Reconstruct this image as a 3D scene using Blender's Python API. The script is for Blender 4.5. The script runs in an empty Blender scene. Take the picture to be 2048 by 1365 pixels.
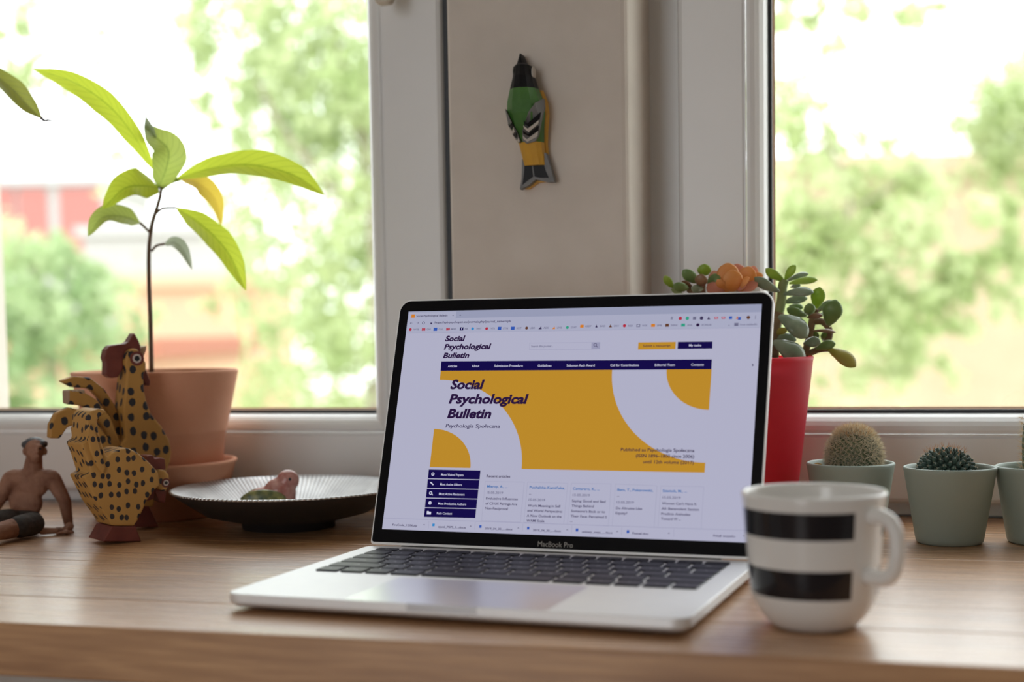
import bpy, bmesh, math, random
import numpy as np
from mathutils import Vector, Matrix

scene = bpy.context.scene
COL = scene.collection
rnd = random.Random(7)

# ------------------------------------------------------------------ camera
F, CX, CY = 2875.939, 1024.0, 859.43
CAMZ = 0.17726
M = np.array([[0.96330, 0.26778, -0.01639], [0.00279, -0.07116, -0.99746], [-0.26827, 0.96084, -0.06930]])
for i in range(3):
    for j in range(i):
        M[i] -= M[i].dot(M[j]) * M[j]
    M[i] /= np.linalg.norm(M[i])
CAM = np.array([0, 0, CAMZ])
cam_data = bpy.data.cameras.new('camera')
cam = bpy.data.objects.new('camera', cam_data)
COL.objects.link(cam)
cam.matrix_world = Matrix(((M[0][0], -M[1][0], -M[2][0], 0), (M[0][1], -M[1][1], -M[2][1], 0),
                           (M[0][2], -M[1][2], -M[2][2], CAMZ), (0, 0, 0, 1)))
cam_data.sensor_width = 36
cam_data.lens = F * 36 / 2048
cam_data.shift_y = (CY - 682.5) / 2048
cam_data.clip_start = 0.01
cam_data.clip_end = 300
cam_data.dof.use_dof = True
cam_data.dof.focus_distance = 1.16
cam_data.dof.aperture_fstop = 4.0
scene.camera = cam

# ------------------------------------------------------------------ world, exposure
world = bpy.data.worlds.new('overcast_sky')
scene.world = world
world.use_nodes = True
bg = world.node_tree.nodes['Background']
bg.inputs['Color'].default_value = (0.96, 0.98, 1.0, 1)
bg.inputs['Strength'].default_value = 3.6
scene.view_settings.view_transform = 'Standard'
scene.view_settings.look = 'None'
scene.view_settings.gamma = 1
scene.view_settings.use_curve_mapping = False
scene.view_settings.exposure = 0.08


def portal(name, x0, x1, z0, z1, y, flip=False):
    l = bpy.data.lights.new(name, 'AREA')
    l.shape = 'RECTANGLE'
    l.size = x1 - x0
    l.size_y = z1 - z0
    l.cycles.is_portal = True
    o = bpy.data.objects.new(name, l)
    COL.objects.link(o)
    o.location = ((x0 + x1) / 2, y, (z0 + z1) / 2)
    o.rotation_euler = (math.radians(90 if flip else -90), 0, 0)


# ------------------------------------------------------------------ pixel helpers (a pixel gives a direction only)
def ray(x, y):
    return M.T @ np.array([(x - CX) / F, (y - CY) / F, 1.0])


def desk(x, y, z=0.0):
    d = ray(x, y)
    return CAM + d * ((z - CAM[2]) / d[2])


def wallp(x, y, Y):
    d = ray(x, y)
    return CAM + d * (Y / d[1])


def depth(P):
    return float(M[2] @ (np.asarray(P) - CAM))


def atd(x, y, dist):
    return CAM + ray(x, y) * dist


# ------------------------------------------------------------------ mesh helpers
def tag(o, label=None, cat=None, group=None, kind=None):
    if label: o['label'] = label
    if cat: o['category'] = cat
    if group: o['group'] = group
    if kind: o['kind'] = kind
    return o


def empty(name, loc=(0, 0, 0), rz=0.0, label=None, cat=None, group=None, kind=None):
    o = bpy.data.objects.new(name, None)
    o.empty_display_size = 0.02
    COL.objects.link(o)
    o.location = loc
    o.rotation_euler = (0, 0, rz)
    return tag(o, label, cat, group, kind)


def link(name, me, mats=None, parent=None, smooth=False):
    if mats is not None and len(me.materials) == 0:
        for m in (mats if isinstance(mats, (list, tuple)) else [mats]):
            me.materials.append(m)
    o = bpy.data.objects.new(name, me)
    COL.objects.link(o)
    if parent: o.parent = parent
    if smooth:
        me.polygons.foreach_set('use_smooth', [True] * len(me.polygons))
    return o


def mesh(name, V, Fc, mats, parent=None, smooth=False, midx=None, uv=None):
    me = bpy.data.meshes.new(name)
    me.from_pydata([tuple(map(float, v)) for v in V], [], Fc)
    if midx is not None:
        for m in mats: me.materials.append(m)
        me.polygons.foreach_set('material_index', midx)
    if uv is not None:
        ul = me.uv_layers.new(name='UVMap')
        for p in me.polygons:
            for li in p.loop_indices:
                ul.data[li].uv = uv[me.loops[li].vertex_index]
    me.validate()
    bm = bmesh.new(); bm.from_mesh(me)
    bmesh.ops.recalc_face_normals(bm, faces=bm.faces)
    bm.to_mesh(me); bm.free()
    return link(name, me, mats, parent, smooth)


class Geo:
    def __init__(s): s.V = []; s.F = []; s.I = []

    def add(s, V, Fc, mi=0):
        b = len(s.V)
        s.V += [tuple(v) for v in V]
        s.F += [tuple(b + i for i in f) for f in Fc]
        s.I += [mi] * len(Fc)

    def build(s, name, mats, parent=None, smooth=False):
        return mesh(name, s.V, s.F, mats, parent, smooth, s.I if isinstance(mats, (list, tuple)) else None)


def box(x0, x1, y0, y1, z0, z1):
    V = [(x, y, z) for z in (z0, z1) for y in (y0, y1) for x in (x0, x1)]
    return V, [(0, 2, 3, 1), (4, 5, 7, 6), (0, 1, 5, 4), (2, 6, 7, 3), (0, 4, 6, 2), (1, 3, 7, 5)]


def lathe(prof, seg=64, c=(0, 0, 0)):
    V = []; Fc = []; rows = []
    for r, z in prof:
        if r < 1e-7:
            rows.append([len(V)]); V.append((c[0], c[1], c[2] + z))
        else:
            rows.append(list(range(len(V), len(V) + seg)))
            for k in range(seg):
                a = 2 * math.pi * k / seg
                V.append((c[0] + r * math.cos(a), c[1] + r * math.sin(a), c[2] + z))
    for a, b in zip(rows[:-1], rows[1:]):
        for k in range(seg):
            q = [a[k % len(a)], a[(k + 1) % len(a)], b[(k + 1) % len(b)], b[k % len(b)]]
            q2 = []
            for i in q:
                if i not in q2: q2.append(i)
            if len(q2) > 2: Fc.append(tuple(q2))
    return V, Fc


def tube(pts, rad, seg=10, caps=True):
    pts = [np.array(p, float) for p in pts]
    V = []; Fc = []
    n = len(pts)
    ref = np.array([0.13, 0.9, 0.31])
    for i, p in enumerate(pts):
        t = pts[min(i + 1, n - 1)] - pts[max(i - 1, 0)]
        t /= np.linalg.norm(t) + 1e-12
        a = np.cross(t, ref)
        if np.linalg.norm(a) < 1e-3: a = np.cross(t, [1, 0, 0])
        a /= np.linalg.norm(a)
        b = np.cross(t, a)
        ref = np.cross(a, t)
        r = rad[i] if hasattr(rad, '__len__') else rad
        for k in range(seg):
            th = 2 * math.pi * k / seg
            V.append(p + r * (math.cos(th) * a + math.sin(th) * b))
    for i in range(n - 1):
        for k in range(seg):
            k2 = (k + 1) % seg
            Fc.append((i * seg + k, i * seg + k2, (i + 1) * seg + k2, (i + 1) * seg + k))
    if caps:
        Fc.append(tuple(range(seg))[::-1]); Fc.append(tuple((n - 1) * seg + k for k in range(seg)))
    return V, Fc


def smoothline(pts, n=24):
    pts = [np.array(p, float) for p in pts]
    P = [2 * pts[0] - pts[1]] + pts + [2 * pts[-1] - pts[-2]]
    out = []
    m = len(pts) - 1
    for j in range(n + 1):
        t = j / n * m
        i = min(int(t), m - 1); u = t - i
        p0, p1, p2, p3 = P[i], P[i + 1], P[i + 2], P[i + 3]
        out.append(0.5 * (2 * p1 + (p2 - p0) * u + (2 * p0 - 5 * p1 + 4 * p2 - p3) * u ** 2 + (3 * p1 - p0 - 3 * p2 + p3) * u ** 3))
    return out


def prism(poly, t):
    """outline in the local XZ plane, thickness t along Y, centred"""
    n = len(poly)
    V = [(x, -t / 2, z) for x, z in poly] + [(x, t / 2, z) for x, z in poly]
    Fc = [tuple(range(n)), tuple(range(2 * n - 1, n - 1, -1))]
    Fc += [(i, i + n, (i + 1) % n + n, (i + 1) % n) for i in range(n)]
    return V, Fc


def bevel(o, w, seg=2, ang=35):
    m = o.modifiers.new('bevel', 'BEVEL'); m.width = w; m.segments = seg
    m.limit_method = 'ANGLE'; m.angle_limit = math.radians(ang)
    return o


def ellipsoid(c, r, seg=16, rings=10, rot=None):
    V = []; c = np.array(c, float)
    for i in range(rings + 1):
        ph = math.pi * i / rings
        for k in range(seg):
            th = 2 * math.pi * k / seg
            v = np.array([r[0] * math.sin(ph) * math.cos(th), r[1] * math.sin(ph) * math.sin(th), r[2] * math.cos(ph)])
            if rot is not None: v = rot @ v
            V.append(c + v)
    Fc = [(i * seg + k, i * seg + (k + 1) % seg, (i + 1) * seg + (k + 1) % seg, (i + 1) * seg + k) for i in range(rings) for k in range(seg)]
    return V, Fc


def capsule(p0, p1, r0, r1):
    p0 = np.array(p0, float); p1 = np.array(p1, float)
    d = p1 - p0; L = np.linalg.norm(d); d /= L
    pts = []; rad = []
    for a in (-90, -60, -30, 0):
        pts.append(p0 + d * r0 * math.sin(math.radians(a))); rad.append(max(r0 * math.cos(math.radians(a)), r0 * .05))
    for a in (0, 30, 60, 90):
        pts.append(p1 + d * r1 * math.sin(math.radians(a))); rad.append(max(r1 * math.cos(math.radians(a)), r1 * .05))
    return tube(pts, rad, 14)


def organic(name, pieces, voxel, smooth, mat, parent=None):
    """one continuous skin grown over overlapping tapered pieces"""
    g = Geo()
    for V, Fc in pieces: g.add(V, Fc)
    o = g.build('tmp', mat)
    m = o.modifiers.new('r', 'REMESH'); m.mode = 'VOXEL'; m.voxel_size = voxel
    s = o.modifiers.new('s', 'SMOOTH'); s.iterations = smooth; s.factor = 0.5
    dg = bpy.context.evaluated_depsgraph_get()
    me = bpy.data.meshes.new_from_object(o.evaluated_get(dg))
    bpy.data.objects.remove(o)
    me.name = name
    r = link(name, me, mat, parent, True)
    return r


# ------------------------------------------------------------------ materials
def mat(name, col=(.8, .8, .8), rough=.5, metal=0, spec=.5, **kw):
    m = bpy.data.materials.new(name)
    m.use_nodes = True
    b = m.node_tree.nodes['Principled BSDF']
    b.inputs['Base Color'].default_value = (*col, 1)
    b.inputs['Roughness'].default_value = rough
    b.inputs['Metallic'].default_value = metal
    b.inputs['Specular IOR Level'].default_value = spec
    for k, v in kw.items():
        b.inputs[k.replace('_', ' ')].default_value = v
    return m


def nodes(m):
    nt = m.node_tree
    return nt, nt.nodes['Principled BSDF'], lambda t: nt.nodes.new(t), lambda a, b: nt.links.new(a, b)


def noisy(m, c1, c2, scale=20, detail=5, stretch=(1, 1, 1), bump=0, bscale=None, lo=.3, hi=.7, rv=None):
    nt, b, N, L = nodes(m)
    tc = N('ShaderNodeTexCoord'); mp = N('ShaderNodeMapping'); mp.inputs['Scale'].default_value = stretch
    L(tc.outputs['Object'], mp.inputs[0])
    n = N('ShaderNodeTexNoise'); n.inputs['Scale'].default_value = scale; n.inputs['Detail'].default_value = detail
    L(mp.outputs[0], n.inputs['Vector'])
    r = N('ShaderNodeValToRGB'); r.color_ramp.elements[0].position = lo; r.color_ramp.elements[1].position = hi
    r.color_ramp.elements[0].color = (*c1, 1); r.color_ramp.elements[1].color = (*c2, 1)
    L(n.outputs['Fac'], r.inputs[0]); L(r.outputs[0], b.inputs['Base Color'])
    if bump:
        n2 = N('ShaderNodeTexNoise'); n2.inputs['Scale'].default_value = bscale or scale * 3; n2.inputs['Detail'].default_value = 4
        L(mp.outputs[0], n2.inputs['Vector'])
        bp = N('ShaderNodeBump'); bp.inputs['Strength'].default_value = bump; bp.inputs['Distance'].default_value = .002
        L(n2.outputs['Fac'], bp.inputs['Height']); L(bp.outputs[0], b.inputs['Normal'])
    return m


def emis(name, col):
    m = bpy.data.materials.new(name); m.use_nodes = True
    nt = m.node_tree; nt.nodes.clear()
    e = nt.nodes.new('ShaderNodeEmission'); o = nt.nodes.new('ShaderNodeOutputMaterial')
    e.inputs[0].default_value = (*col, 1)
    nt.links.new(e.outputs[0], o.inputs[0])
    return m


def srgb(r, g, b):
    return tuple(((c / 255) / 12.92 if c <= 10 else ((c / 255 + .055) / 1.055) ** 2.4) for c in (r, g, b))


def leafmat(name, col, back, trans=.5, veins=12, rough=.4):
    """leaf: veins from UV, light shining through"""
    m = bpy.data.materials.new(name); m.use_nodes = True
    nt = m.node_tree; b = nt.nodes['Principled BSDF']; out = nt.nodes['Material Output']
    N = nt.nodes.new; L = nt.links.new
    uvn = N('ShaderNodeUVMap'); sep = N('ShaderNodeSeparateXYZ'); L(uvn.outputs[0], sep.inputs[0])

    def math_(op, a, bb=None):
        n = N('ShaderNodeMath'); n.operation = op
        for i, x in enumerate((a, bb)):
            if x is None: continue
            if isinstance(x, (int, float)): n.inputs[i].default_value = x
            else: L(x, n.inputs[i])
        return n.outputs[0]
    av = math_('ABSOLUTE', math_('SUBTRACT', sep.outputs[1], .5))
    ph = math_('FRACT', math_('MULTIPLY', math_('SUBTRACT', sep.outputs[0], math_('MULTIPLY', av, .35)), veins))
    vein = math_('LESS_THAN', math_('ABSOLUTE', math_('SUBTRACT', ph, .5)), .06)
    mid = math_('LESS_THAN', av, .022)
    vm = math_('MAXIMUM', math_('MULTIPLY', vein, .55), mid)
    nz = N('ShaderNodeTexNoise'); nz.inputs['Scale'].default_value = 60
    mix = N('ShaderNodeMix'); mix.data_type = 'RGBA'
    mix.inputs['A'].default_value = (*col, 1); mix.inputs['B'].default_value = (*back, 1)
    L(math_('ADD', math_('MULTIPLY', vm, .85), math_('MULTIPLY', nz.outputs['Fac'], .25)), mix.inputs['Factor'])
    L(mix.outputs['Result'], b.inputs['Base Color'])
    b.inputs['Roughness'].default_value = rough
    tr = N('ShaderNodeBsdfTranslucent'); L(mix.outputs['Result'], tr.inputs[0])
    ms = N('ShaderNodeMixShader'); ms.inputs[0].default_value = trans
    L(b.outputs[0], ms.inputs[1]); L(tr.outputs[0], ms.inputs[2]); L(ms.outputs[0], out.inputs[0])
    return m


def woodmat(name, dark, light, rough=.35, along='x', spec=.5):
    m = mat(name, light, rough, spec=spec)
    nt, b, N, L = nodes(m)
    tc = N('ShaderNodeTexCoord'); oi = N('ShaderNodeObjectInfo')
    add = N('ShaderNodeVectorMath'); add.operation = 'MULTIPLY_ADD'
    add.inputs[1].default_value = (1, 1, 1)
    cmb = N('ShaderNodeCombineXYZ')
    ml = N('ShaderNodeMath'); ml.operation = 'MULTIPLY'; ml.inputs[1].default_value = 7.3
    L(oi.outputs['Random'], ml.inputs[0])
    for i in range(3): L(ml.outputs[0], cmb.inputs[i])
    L(tc.outputs['Object'], add.inputs[0]); L(cmb.outputs[0], add.inputs[2])
    mp = N('ShaderNodeMapping'); mp.inputs['Scale'].default_value = (1.6, 26, 26) if along == 'x' else (26, 26, 1.6)
    L(add.outputs[0], mp.inputs[0])
    n1 = N('ShaderNodeTexNoise'); n1.inputs['Scale'].default_value = 2.2; n1.inputs['Detail'].default_value = 8; n1.inputs['Roughness'].default_value = .62
    n1.inputs['Distortion'].default_value = .6
    L(mp.outputs[0], n1.inputs['Vector'])
    n2 = N('ShaderNodeTexNoise'); n2.inputs['Scale'].default_value = 9; n2.inputs['Detail'].default_value = 6
    L(mp.outputs[0], n2.inputs['Vector'])
    mx = N('ShaderNodeMath'); mx.operation = 'MULTIPLY_ADD'; mx.inputs[1].default_value = .45
    L(n2.outputs['Fac'], mx.inputs[0]); 
    m2 = N('ShaderNodeMath'); m2.operation = 'MULTIPLY'; m2.inputs[1].default_value = .6
    L(n1.outputs['Fac'], m2.inputs[0]); L(m2.outputs[0], mx.inputs[2])
    r = N('ShaderNodeValToRGB'); r.color_ramp.elements[0].position = .36; r.color_ramp.elements[1].position = .68
    r.color_ramp.elements[0].color = (*dark, 1); r.color_ramp.elements[1].color = (*light, 1)
    L(mx.outputs[0], r.inputs[0])
    hv = N('ShaderNodeHueSaturation')
    mr = N('ShaderNodeMapRange'); mr.inputs['To Min'].default_value = .82; mr.inputs['To Max'].default_value = 1.12
    L(oi.outputs['Random'], mr.inputs[0]); L(mr.outputs[0], hv.inputs['Value'])
    L(r.outputs[0], hv.inputs['Color']); L(hv.outputs[0], b.inputs['Base Color'])
    rr = N('ShaderNodeMapRange'); rr.inputs['To Min'].default_value = rough - .08; rr.inputs['To Max'].default_value = rough + .12
    L(n2.outputs['Fac'], rr.inputs[0]); L(rr.outputs[0], b.inputs['Roughness'])
    bp = N('ShaderNodeBump'); bp.inputs['Strength'].default_value = .12; bp.inputs['Distance'].default_value = .001
    L(n2.outputs['Fac'], bp.inputs['Height']); L(bp.outputs[0], b.inputs['Normal'])
    return m


def spotmat(name, base, base2, spot, cell, size):
    """painted wood: dark dabs on ochre, laid out on the flat side (object XZ)"""
    m = mat(name, base, .55)
    nt, b, N, L = nodes(m)
    tc = N('ShaderNodeTexCoord'); sp = N('ShaderNodeSeparateXYZ'); L(tc.outputs['Object'], sp.inputs[0])
    sm = N('ShaderNodeMath'); sm.operation = 'ADD'; L(sp.outputs[0], sm.inputs[0]); L(sp.outputs[1], sm.inputs[1])
    cb = N('ShaderNodeCombineXYZ'); L(sm.outputs[0], cb.inputs[0]); L(sp.outputs[2], cb.inputs[1])
    mp = N('ShaderNodeMapping'); mp.inputs['Scale'].default_value = (1 / cell, .8 / cell, 1); L(cb.outputs[0], mp.inputs[0])
    nz = N('ShaderNodeTexNoise'); nz.inputs['Scale'].default_value = 260; L(tc.outputs['Object'], nz.inputs['Vector'])
    v = N('ShaderNodeTexVoronoi'); v.voronoi_dimensions = '2D'; v.inputs['Scale'].default_value = 1; v.inputs['Randomness'].default_value = .55
    L(mp.outputs[0], v.inputs['Vector'])
    ad = N('ShaderNodeMath'); ad.operation = 'MULTIPLY_ADD'; ad.inputs[1].default_value = .16
    L(nz.outputs['Fac'], ad.inputs[0]); L(v.outputs['Distance'], ad.inputs[2])
    lt = N('ShaderNodeMath'); lt.operation = 'LESS_THAN'; lt.inputs[1].default_value = size + .08; L(ad.outputs[0], lt.inputs[0])
    n2 = N('ShaderNodeTexNoise'); n2.inputs['Scale'].default_value = 45; n2.inputs['Detail'].default_value = 6
    mpw = N('ShaderNodeMapping'); mpw.inputs['Scale'].default_value = (1, 1, .15); L(tc.outputs['Object'], mpw.inputs[0]); L(mpw.outputs[0], n2.inputs['Vector'])
    m0 = N('ShaderNodeMix'); m0.data_type = 'RGBA'; m0.inputs['A'].default_value = (*base, 1); m0.inputs['B'].default_value = (*base2, 1); L(n2.outputs['Fac'], m0.inputs['Factor'])
    mx = N('ShaderNodeMix'); mx.data_type = 'RGBA'; mx.inputs['B'].default_value = (*spot, 1)
    L(lt.outputs[0], mx.inputs['Factor']); L(m0.outputs['Result'], mx.inputs['A']); L(mx.outputs['Result'], b.inputs['Base Color'])
    return m


PLASTER = noisy(mat('warm_plaster', rough=.85, spec=.2), (.66, .60, .54), (.70, .64, .58), 30, bump=.08, bscale=400)
ROOMWALL = noisy(mat('room_paint', rough=.9, spec=.2), (.70, .66, .62), (.74, .70, .66), 8)
FLOORM = woodmat('floor_wood', (.16, .09, .05), (.28, .17, .10), .45)
PVC = noisy(mat('white_pvc', rough=.28, spec=.5), (.76, .76, .76), (.80, .80, .80), 5)
PVCG = mat('grey_pvc_strip', (.55, .55, .56), .4)
RUBBER = mat('black_gasket', (.02, .024, .03), .5)
STRIPM = mat('beige_strip', (.75, .55, .42), .5)
HANDLE = mat('beige_handle', (.60, .52, .42), .4)
WOOD = woodmat('oiled_oak', (.30, .135, .048), (.60, .33, .15), .24, spec=.2)
for k_, v_ in (('Coat Weight', 1.0), ('Coat Roughness', .46), ('Coat IOR', 1.55)): WOOD.node_tree.nodes['Principled BSDF'].inputs[k_].default_value = v_
TERRA = noisy(mat('terracotta', rough=.8, spec=.25), (.72, .34, .21), (.80, .42, .28), 14, bump=.1, bscale=300)
SOIL = noisy(mat('soil', rough=1), (.03, .02, .014), (.10, .065, .04), 180, bump=.8)
ALU = noisy(mat('aluminium', rough=.5, metal=.45), (.87, .88, .90), (.90, .91, .92), 60)
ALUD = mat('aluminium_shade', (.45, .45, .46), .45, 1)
BLACKGLASS = mat('black_bezel', (.004, .004, .006), .18, spec=.12)
KEYM = mat('key_black', (.008, .008, .014), .42, spec=.3)
CHINA = mat('white_glaze', (.80, .78, .75), .13, spec=.5)
CHINAB = mat('black_glaze', (.012, .012, .016), .12, spec=.5)
SAGE = noisy(mat('sage_ceramic', rough=.5), (.32, .39, .345), (.34, .41, .365), 30)
def translucent(m, fac):
    """let some light through a thin or fleshy body"""
    nt = m.node_tree; b = nt.nodes['Principled BSDF']; out = nt.nodes['Material Output']
    tr = nt.nodes.new('ShaderNodeBsdfTranslucent'); ms = nt.nodes.new('ShaderNodeMixShader'); ms.inputs[0].default_value = fac
    if b.inputs['Base Color'].links: nt.links.new(b.inputs['Base Color'].links[0].from_socket, tr.inputs[0])
    else: tr.inputs[0].default_value = b.inputs['Base Color'].default_value
    nt.links.new(b.outputs[0], ms.inputs[1]); nt.links.new(tr.outputs[0], ms.inputs[2]); nt.links.new(ms.outputs[0], out.inputs[0])
    return m


REDPOT = translucent(noisy(mat('red_plastic', rough=.42), (.90, .08, .13), (.94, .10, .15), 20), .55)
BOWLM = mat('dark_bowl', (.028, .024, .024), .45)
CLAY = noisy(mat('brown_clay', rough=.75), (.20, .085, .05), (.40, .21, .14), 70, bump=.6, bscale=220)
CLAYD = noisy(mat('dark_clay', rough=.75), (.02, .018, .018), (.07, .055, .05), 90, bump=.5)
HAIRM = noisy(mat('painted_hair', rough=.5), (.03, .03, .035), (.12, .12, .13), 160, bump=.5)
SPOT_R = spotmat('rooster_paint', (.56, .30, .075), (.42, .21, .045), (.022, .022, .03), .0112, .27)
SPOT_H = spotmat('hen_paint', (.60, .34, .10), (.46, .24, .06), (.03, .025, .03), .0078, .26)
REDWOOD = noisy(mat('red_stain', rough=.5), (.13, .022, .018), (.21, .05, .035), 50)
RAWWOOD = noisy(mat('raw_end_grain', rough=.7), (.36, .24, .15), (.52, .38, .26), 60, stretch=(8, 1, .5))


# ------------------------------------------------------------------ setting: room
YP, YF, YS, YG = 1.254, 1.362, 1.344, 1.372   # pillar face, fixed frame, sash, glass
WX = [(-1.072, -0.4402), (-0.2111, 0.97)]     # sash outer edges of the two windows
SZ0, SZ1 = 0.0135, 1.50
PL, PR_ = -0.406, -0.240                      # pillar faces
RX0, RX1, RY0, FZ, CZ = -2.2, 1.9, -2.6, -0.75, 1.85

g = Geo()
g.add(*box(PL, PR_, YP, 1.60, 0, CZ))
pillar = g.build('wall_back', PLASTER)
bevel(pillar, .006, 3)
tag(pillar, kind='structure')
g = Geo()
g.add(*box(RX0, RX1, 1.372, 1.60, FZ, 0.0)); g.add(*box(RX0, RX1, 1.30, 1.372, FZ, -.036))
g.add(*box(RX0, -1.115, YP, 1.60, 0, CZ))
g.add(*box(1.01, RX1, YP, 1.60, 0, CZ))
g.add(*box(-1.115, PL, YP, 1.60, 1.54, CZ))
g.add(*box(PR_, 1.01, YP, 1.60, 1.54, CZ))
tag(g.build('wall_window_surround', PLASTER, pillar))
for nm, b in (('wall_left', (RX0 - .1, RX0, RY0, 1.6, FZ, CZ)), ('wall_right', (RX1, RX1 + .1, RY0, 1.6, FZ, CZ)),
              ('ceiling', (RX0, RX1, RY0, 1.6, CZ, CZ + .1))):
    g = Geo(); g.add(*box(*b)); tag(g.build(nm, ROOMWALL), kind='structure')
g = Geo(); g.add(*box(RX0, RX1, RY0 - .1, 1.6, FZ - .1, FZ)); tag(g.build('floor', FLOORM), kind='structure')
# rear wall with an added opening behind the camera that lets in fill light
DX0, DX1, DZ1 = -1.7, -0.6, 1.4
g = Geo()
g.add(*box(RX0, DX0, RY0 - .1, RY0, FZ, CZ)); g.add(*box(DX1, RX1, RY0 - .1, RY0, FZ, CZ)); g.add(*box(DX0, DX1, RY0 - .1, RY0, DZ1, CZ))
tag(g.build('wall_rear', ROOMWALL), kind='structure')
portal('portal_rear_opening', DX0, DX1, FZ, DZ1, RY0 - .05, True)


def glassmat():
    m = bpy.data.materials.new('window_glass'); m.use_nodes = True
    nt = m.node_tree; nt.nodes.clear()
    t = nt.nodes.new('ShaderNodeBsdfTransparent'); gl = nt.nodes.new('ShaderNodeBsdfGlossy'); gl.inputs['Roughness'].default_value = .02
    t.inputs[0].default_value = (.97, .985, .975, 1)
    mx = nt.nodes.new('ShaderNodeMixShader'); mx.inputs[0].default_value = .05; o = nt.nodes.new('ShaderNodeOutputMaterial')
    nt.links.new(t.outputs[0], mx.inputs[1]); nt.links.new(gl.outputs[0], mx.inputs[2]); nt.links.new(mx.outputs[0], o.inputs[0])
    return m


GLASS = glassmat()


def ring(x0, x1, z0, z1, prof):
    """mitred frame: prof = (inset, y)"""
    V = []; Fc = []
    for ins, y in prof:
        V += [(x0 + ins, y, z0 + ins), (x1 - ins, y, z0 + ins), (x1 - ins, y, z1 - ins), (x0 + ins, y, z1 - ins)]
    for i in range(len(prof) - 1):
        for k in range(4):
            k2 = (k + 1) % 4
            Fc.append((i * 4 + k, i * 4 + k2, i * 4 + 4 + k2, i * 4 + 4 + k))
    return V, Fc


for n, (x0, x1) in enumerate(WX):
    w = empty('window_%d' % (n + 1), ((x0 + x1) / 2, YF, 0), kind='structure')
    def part(nm, VF, m, smooth=False):
        V, Fc = VF
        return mesh(nm, [(v[0] - (x0 + x1) / 2, v[1] - YF, v[2]) for v in V], Fc, m, w, smooth)
    ff = .040
    part('fixed_frame', ring(x0 - ff, x1 + ff, 0, SZ1 + .03, [(0, 1.44), (0, YF + .002), (.002, YF), (ff + .03, YF), (ff + .03, 1.44)]), PVC)
    sash = part('sash', ring(x0, x1, SZ0, SZ1, [(0, YF - .001), (0, YS + .006), (.0015, YS + .002), (.005, YS), (.0600, YS), (.0608, YS + .0016), (.0625, YS + .0016), (.0633, YS)]), PVC)
    bead = part('glazing_bead', ring(x0, x1, SZ0, SZ1, [(.0633, YS + .0016), (.0645, YS + .0006), (.067, YS), (.071, YS + .0012), (.075, YS + .004), (.0785, YS + .0085), (.0805, YS + .014), (.081, YS + .022), (.081, YG + .01)]), PVC, False)
    part('gasket', ring(x0, x1, SZ0, SZ1, [(.0805, YG - .004), (.0845, YG - .003), (.0845, YG + .004)]), RUBBER)
    part('pane_strip', ring(x0, x1, SZ0, SZ1, [(.0845, YG + .003), (.0845, YG + .008), (.0865, YG + .008)]), STRIPM)  # thin beige strip round the pane edge
    g = Geo(); g.add(*box(x0 + .08, x1 - .08, YG, YG + .0005, SZ0 + .08, SZ1 - .08))
    part('pane', (g.V, g.F), GLASS)
    if n == 0:
        part('gap_shade', box(x1 + .0004, x1 + .012, YS + .006, YF - .001, SZ0, SZ1), RUBBER)  # black strip standing in for the shaded gap beside the pillar
        hp = wallp(772, 3, YS - .03)
        V, Fc = prism([(-.009, .0), (-.006, -.004), (.006, -.004), (.009, 0), (.010, .11), (-.010, .11)], .012)
        h = part('handle', ([(v[0] + hp[0], v[1] + hp[1] - .004, v[2] + hp[2]) for v in V], Fc), HANDLE)
        bevel(h, .003, 3)
        part('handle_plate', box(hp[0] - .014, hp[0] + .014, YS - .008, YS, hp[2] + .07, hp[2] + .2), HANDLE)
        part('handle_neck', box(hp[0] - .008, hp[0] + .008, YS - .035, YS - .006, hp[2] + .09, hp[2] + .11), HANDLE)
    portal('portal_window', x0 + .08, x1 - .08, SZ0 + .08, SZ1 - .08, YG + .03)

# ------------------------------------------------------------------ desk
edges = [.768, .853, .925, .998, 1.033, 1.115, 1.190, 1.2535]
desk_o = empty('desk', (-.2, 1.06, -.75), label='thick oiled oak desk top running along the window wall', cat='desk')
def board(x0, x1, a, b):
    V, Fc = box(x0, x1, -(b - a) / 2 + .0002, (b - a) / 2 - .0002, -.034, 0)
    o = mesh('board', V, Fc, WOOD, desk_o)
    o.location = (0, (a + b) / 2 - 1.06, .75)
    bevel(o, .0006 if a > .8 else .0016, 2)
for a, b in zip(edges[:-1], edges[1:]): board(-1.45, 1.45, a, b)
for a, b in ((1.2540, 1.308), (1.308, 1.3605)):
    board(-1.114 + .2, PL + .2 - .0005, a, b); board(PR_ + .2 + .0005, 1.009 + .2, a, b)
for lx in (-1.38, 1.38):
    for ly in (-.24, .14):
        V, Fc = box(-.03, .03, -.03, .03, 0, .716)
        o = mesh('leg', V, Fc, WOOD, desk_o); o.location = (lx, ly, 0)

# ------------------------------------------------------------------ laptop
W, D, ZB = .3041, .2124, .0115
LX, LY, PHI, ALPHA, B0 = -.40696, 1.04069, -.08788, 1.90062, .01287
eU = np.array([math.cos(PHI), math.sin(PHI), 0]); eN = np.array([math.sin(PHI), -math.cos(PHI), 0])
org = np.array([LX, LY, 0]) + eU * W / 2 + eN * D / 2
lap = empty('laptop', tuple(org), PHI, 'open silver laptop showing a journal web page, on the oak desk', 'laptop')


def rrect(w, d, r, ins=0, seg=6):
    out = []
    r2 = max(r - ins, .0005)
    for cx, cy, a0 in ((w / 2 - r, d / 2 - r, 0), (-w / 2 + r, d / 2 - r, 90), (-w / 2 + r, -d / 2 + r, 180), (w / 2 - r, -d / 2 + r, 270)):
        for k in range(seg + 1):
            a = math.radians(a0 + 90 * k / seg)
            out.append((cx + r2 * math.cos(a), cy + r2 * math.sin(a)))
    return out


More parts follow.
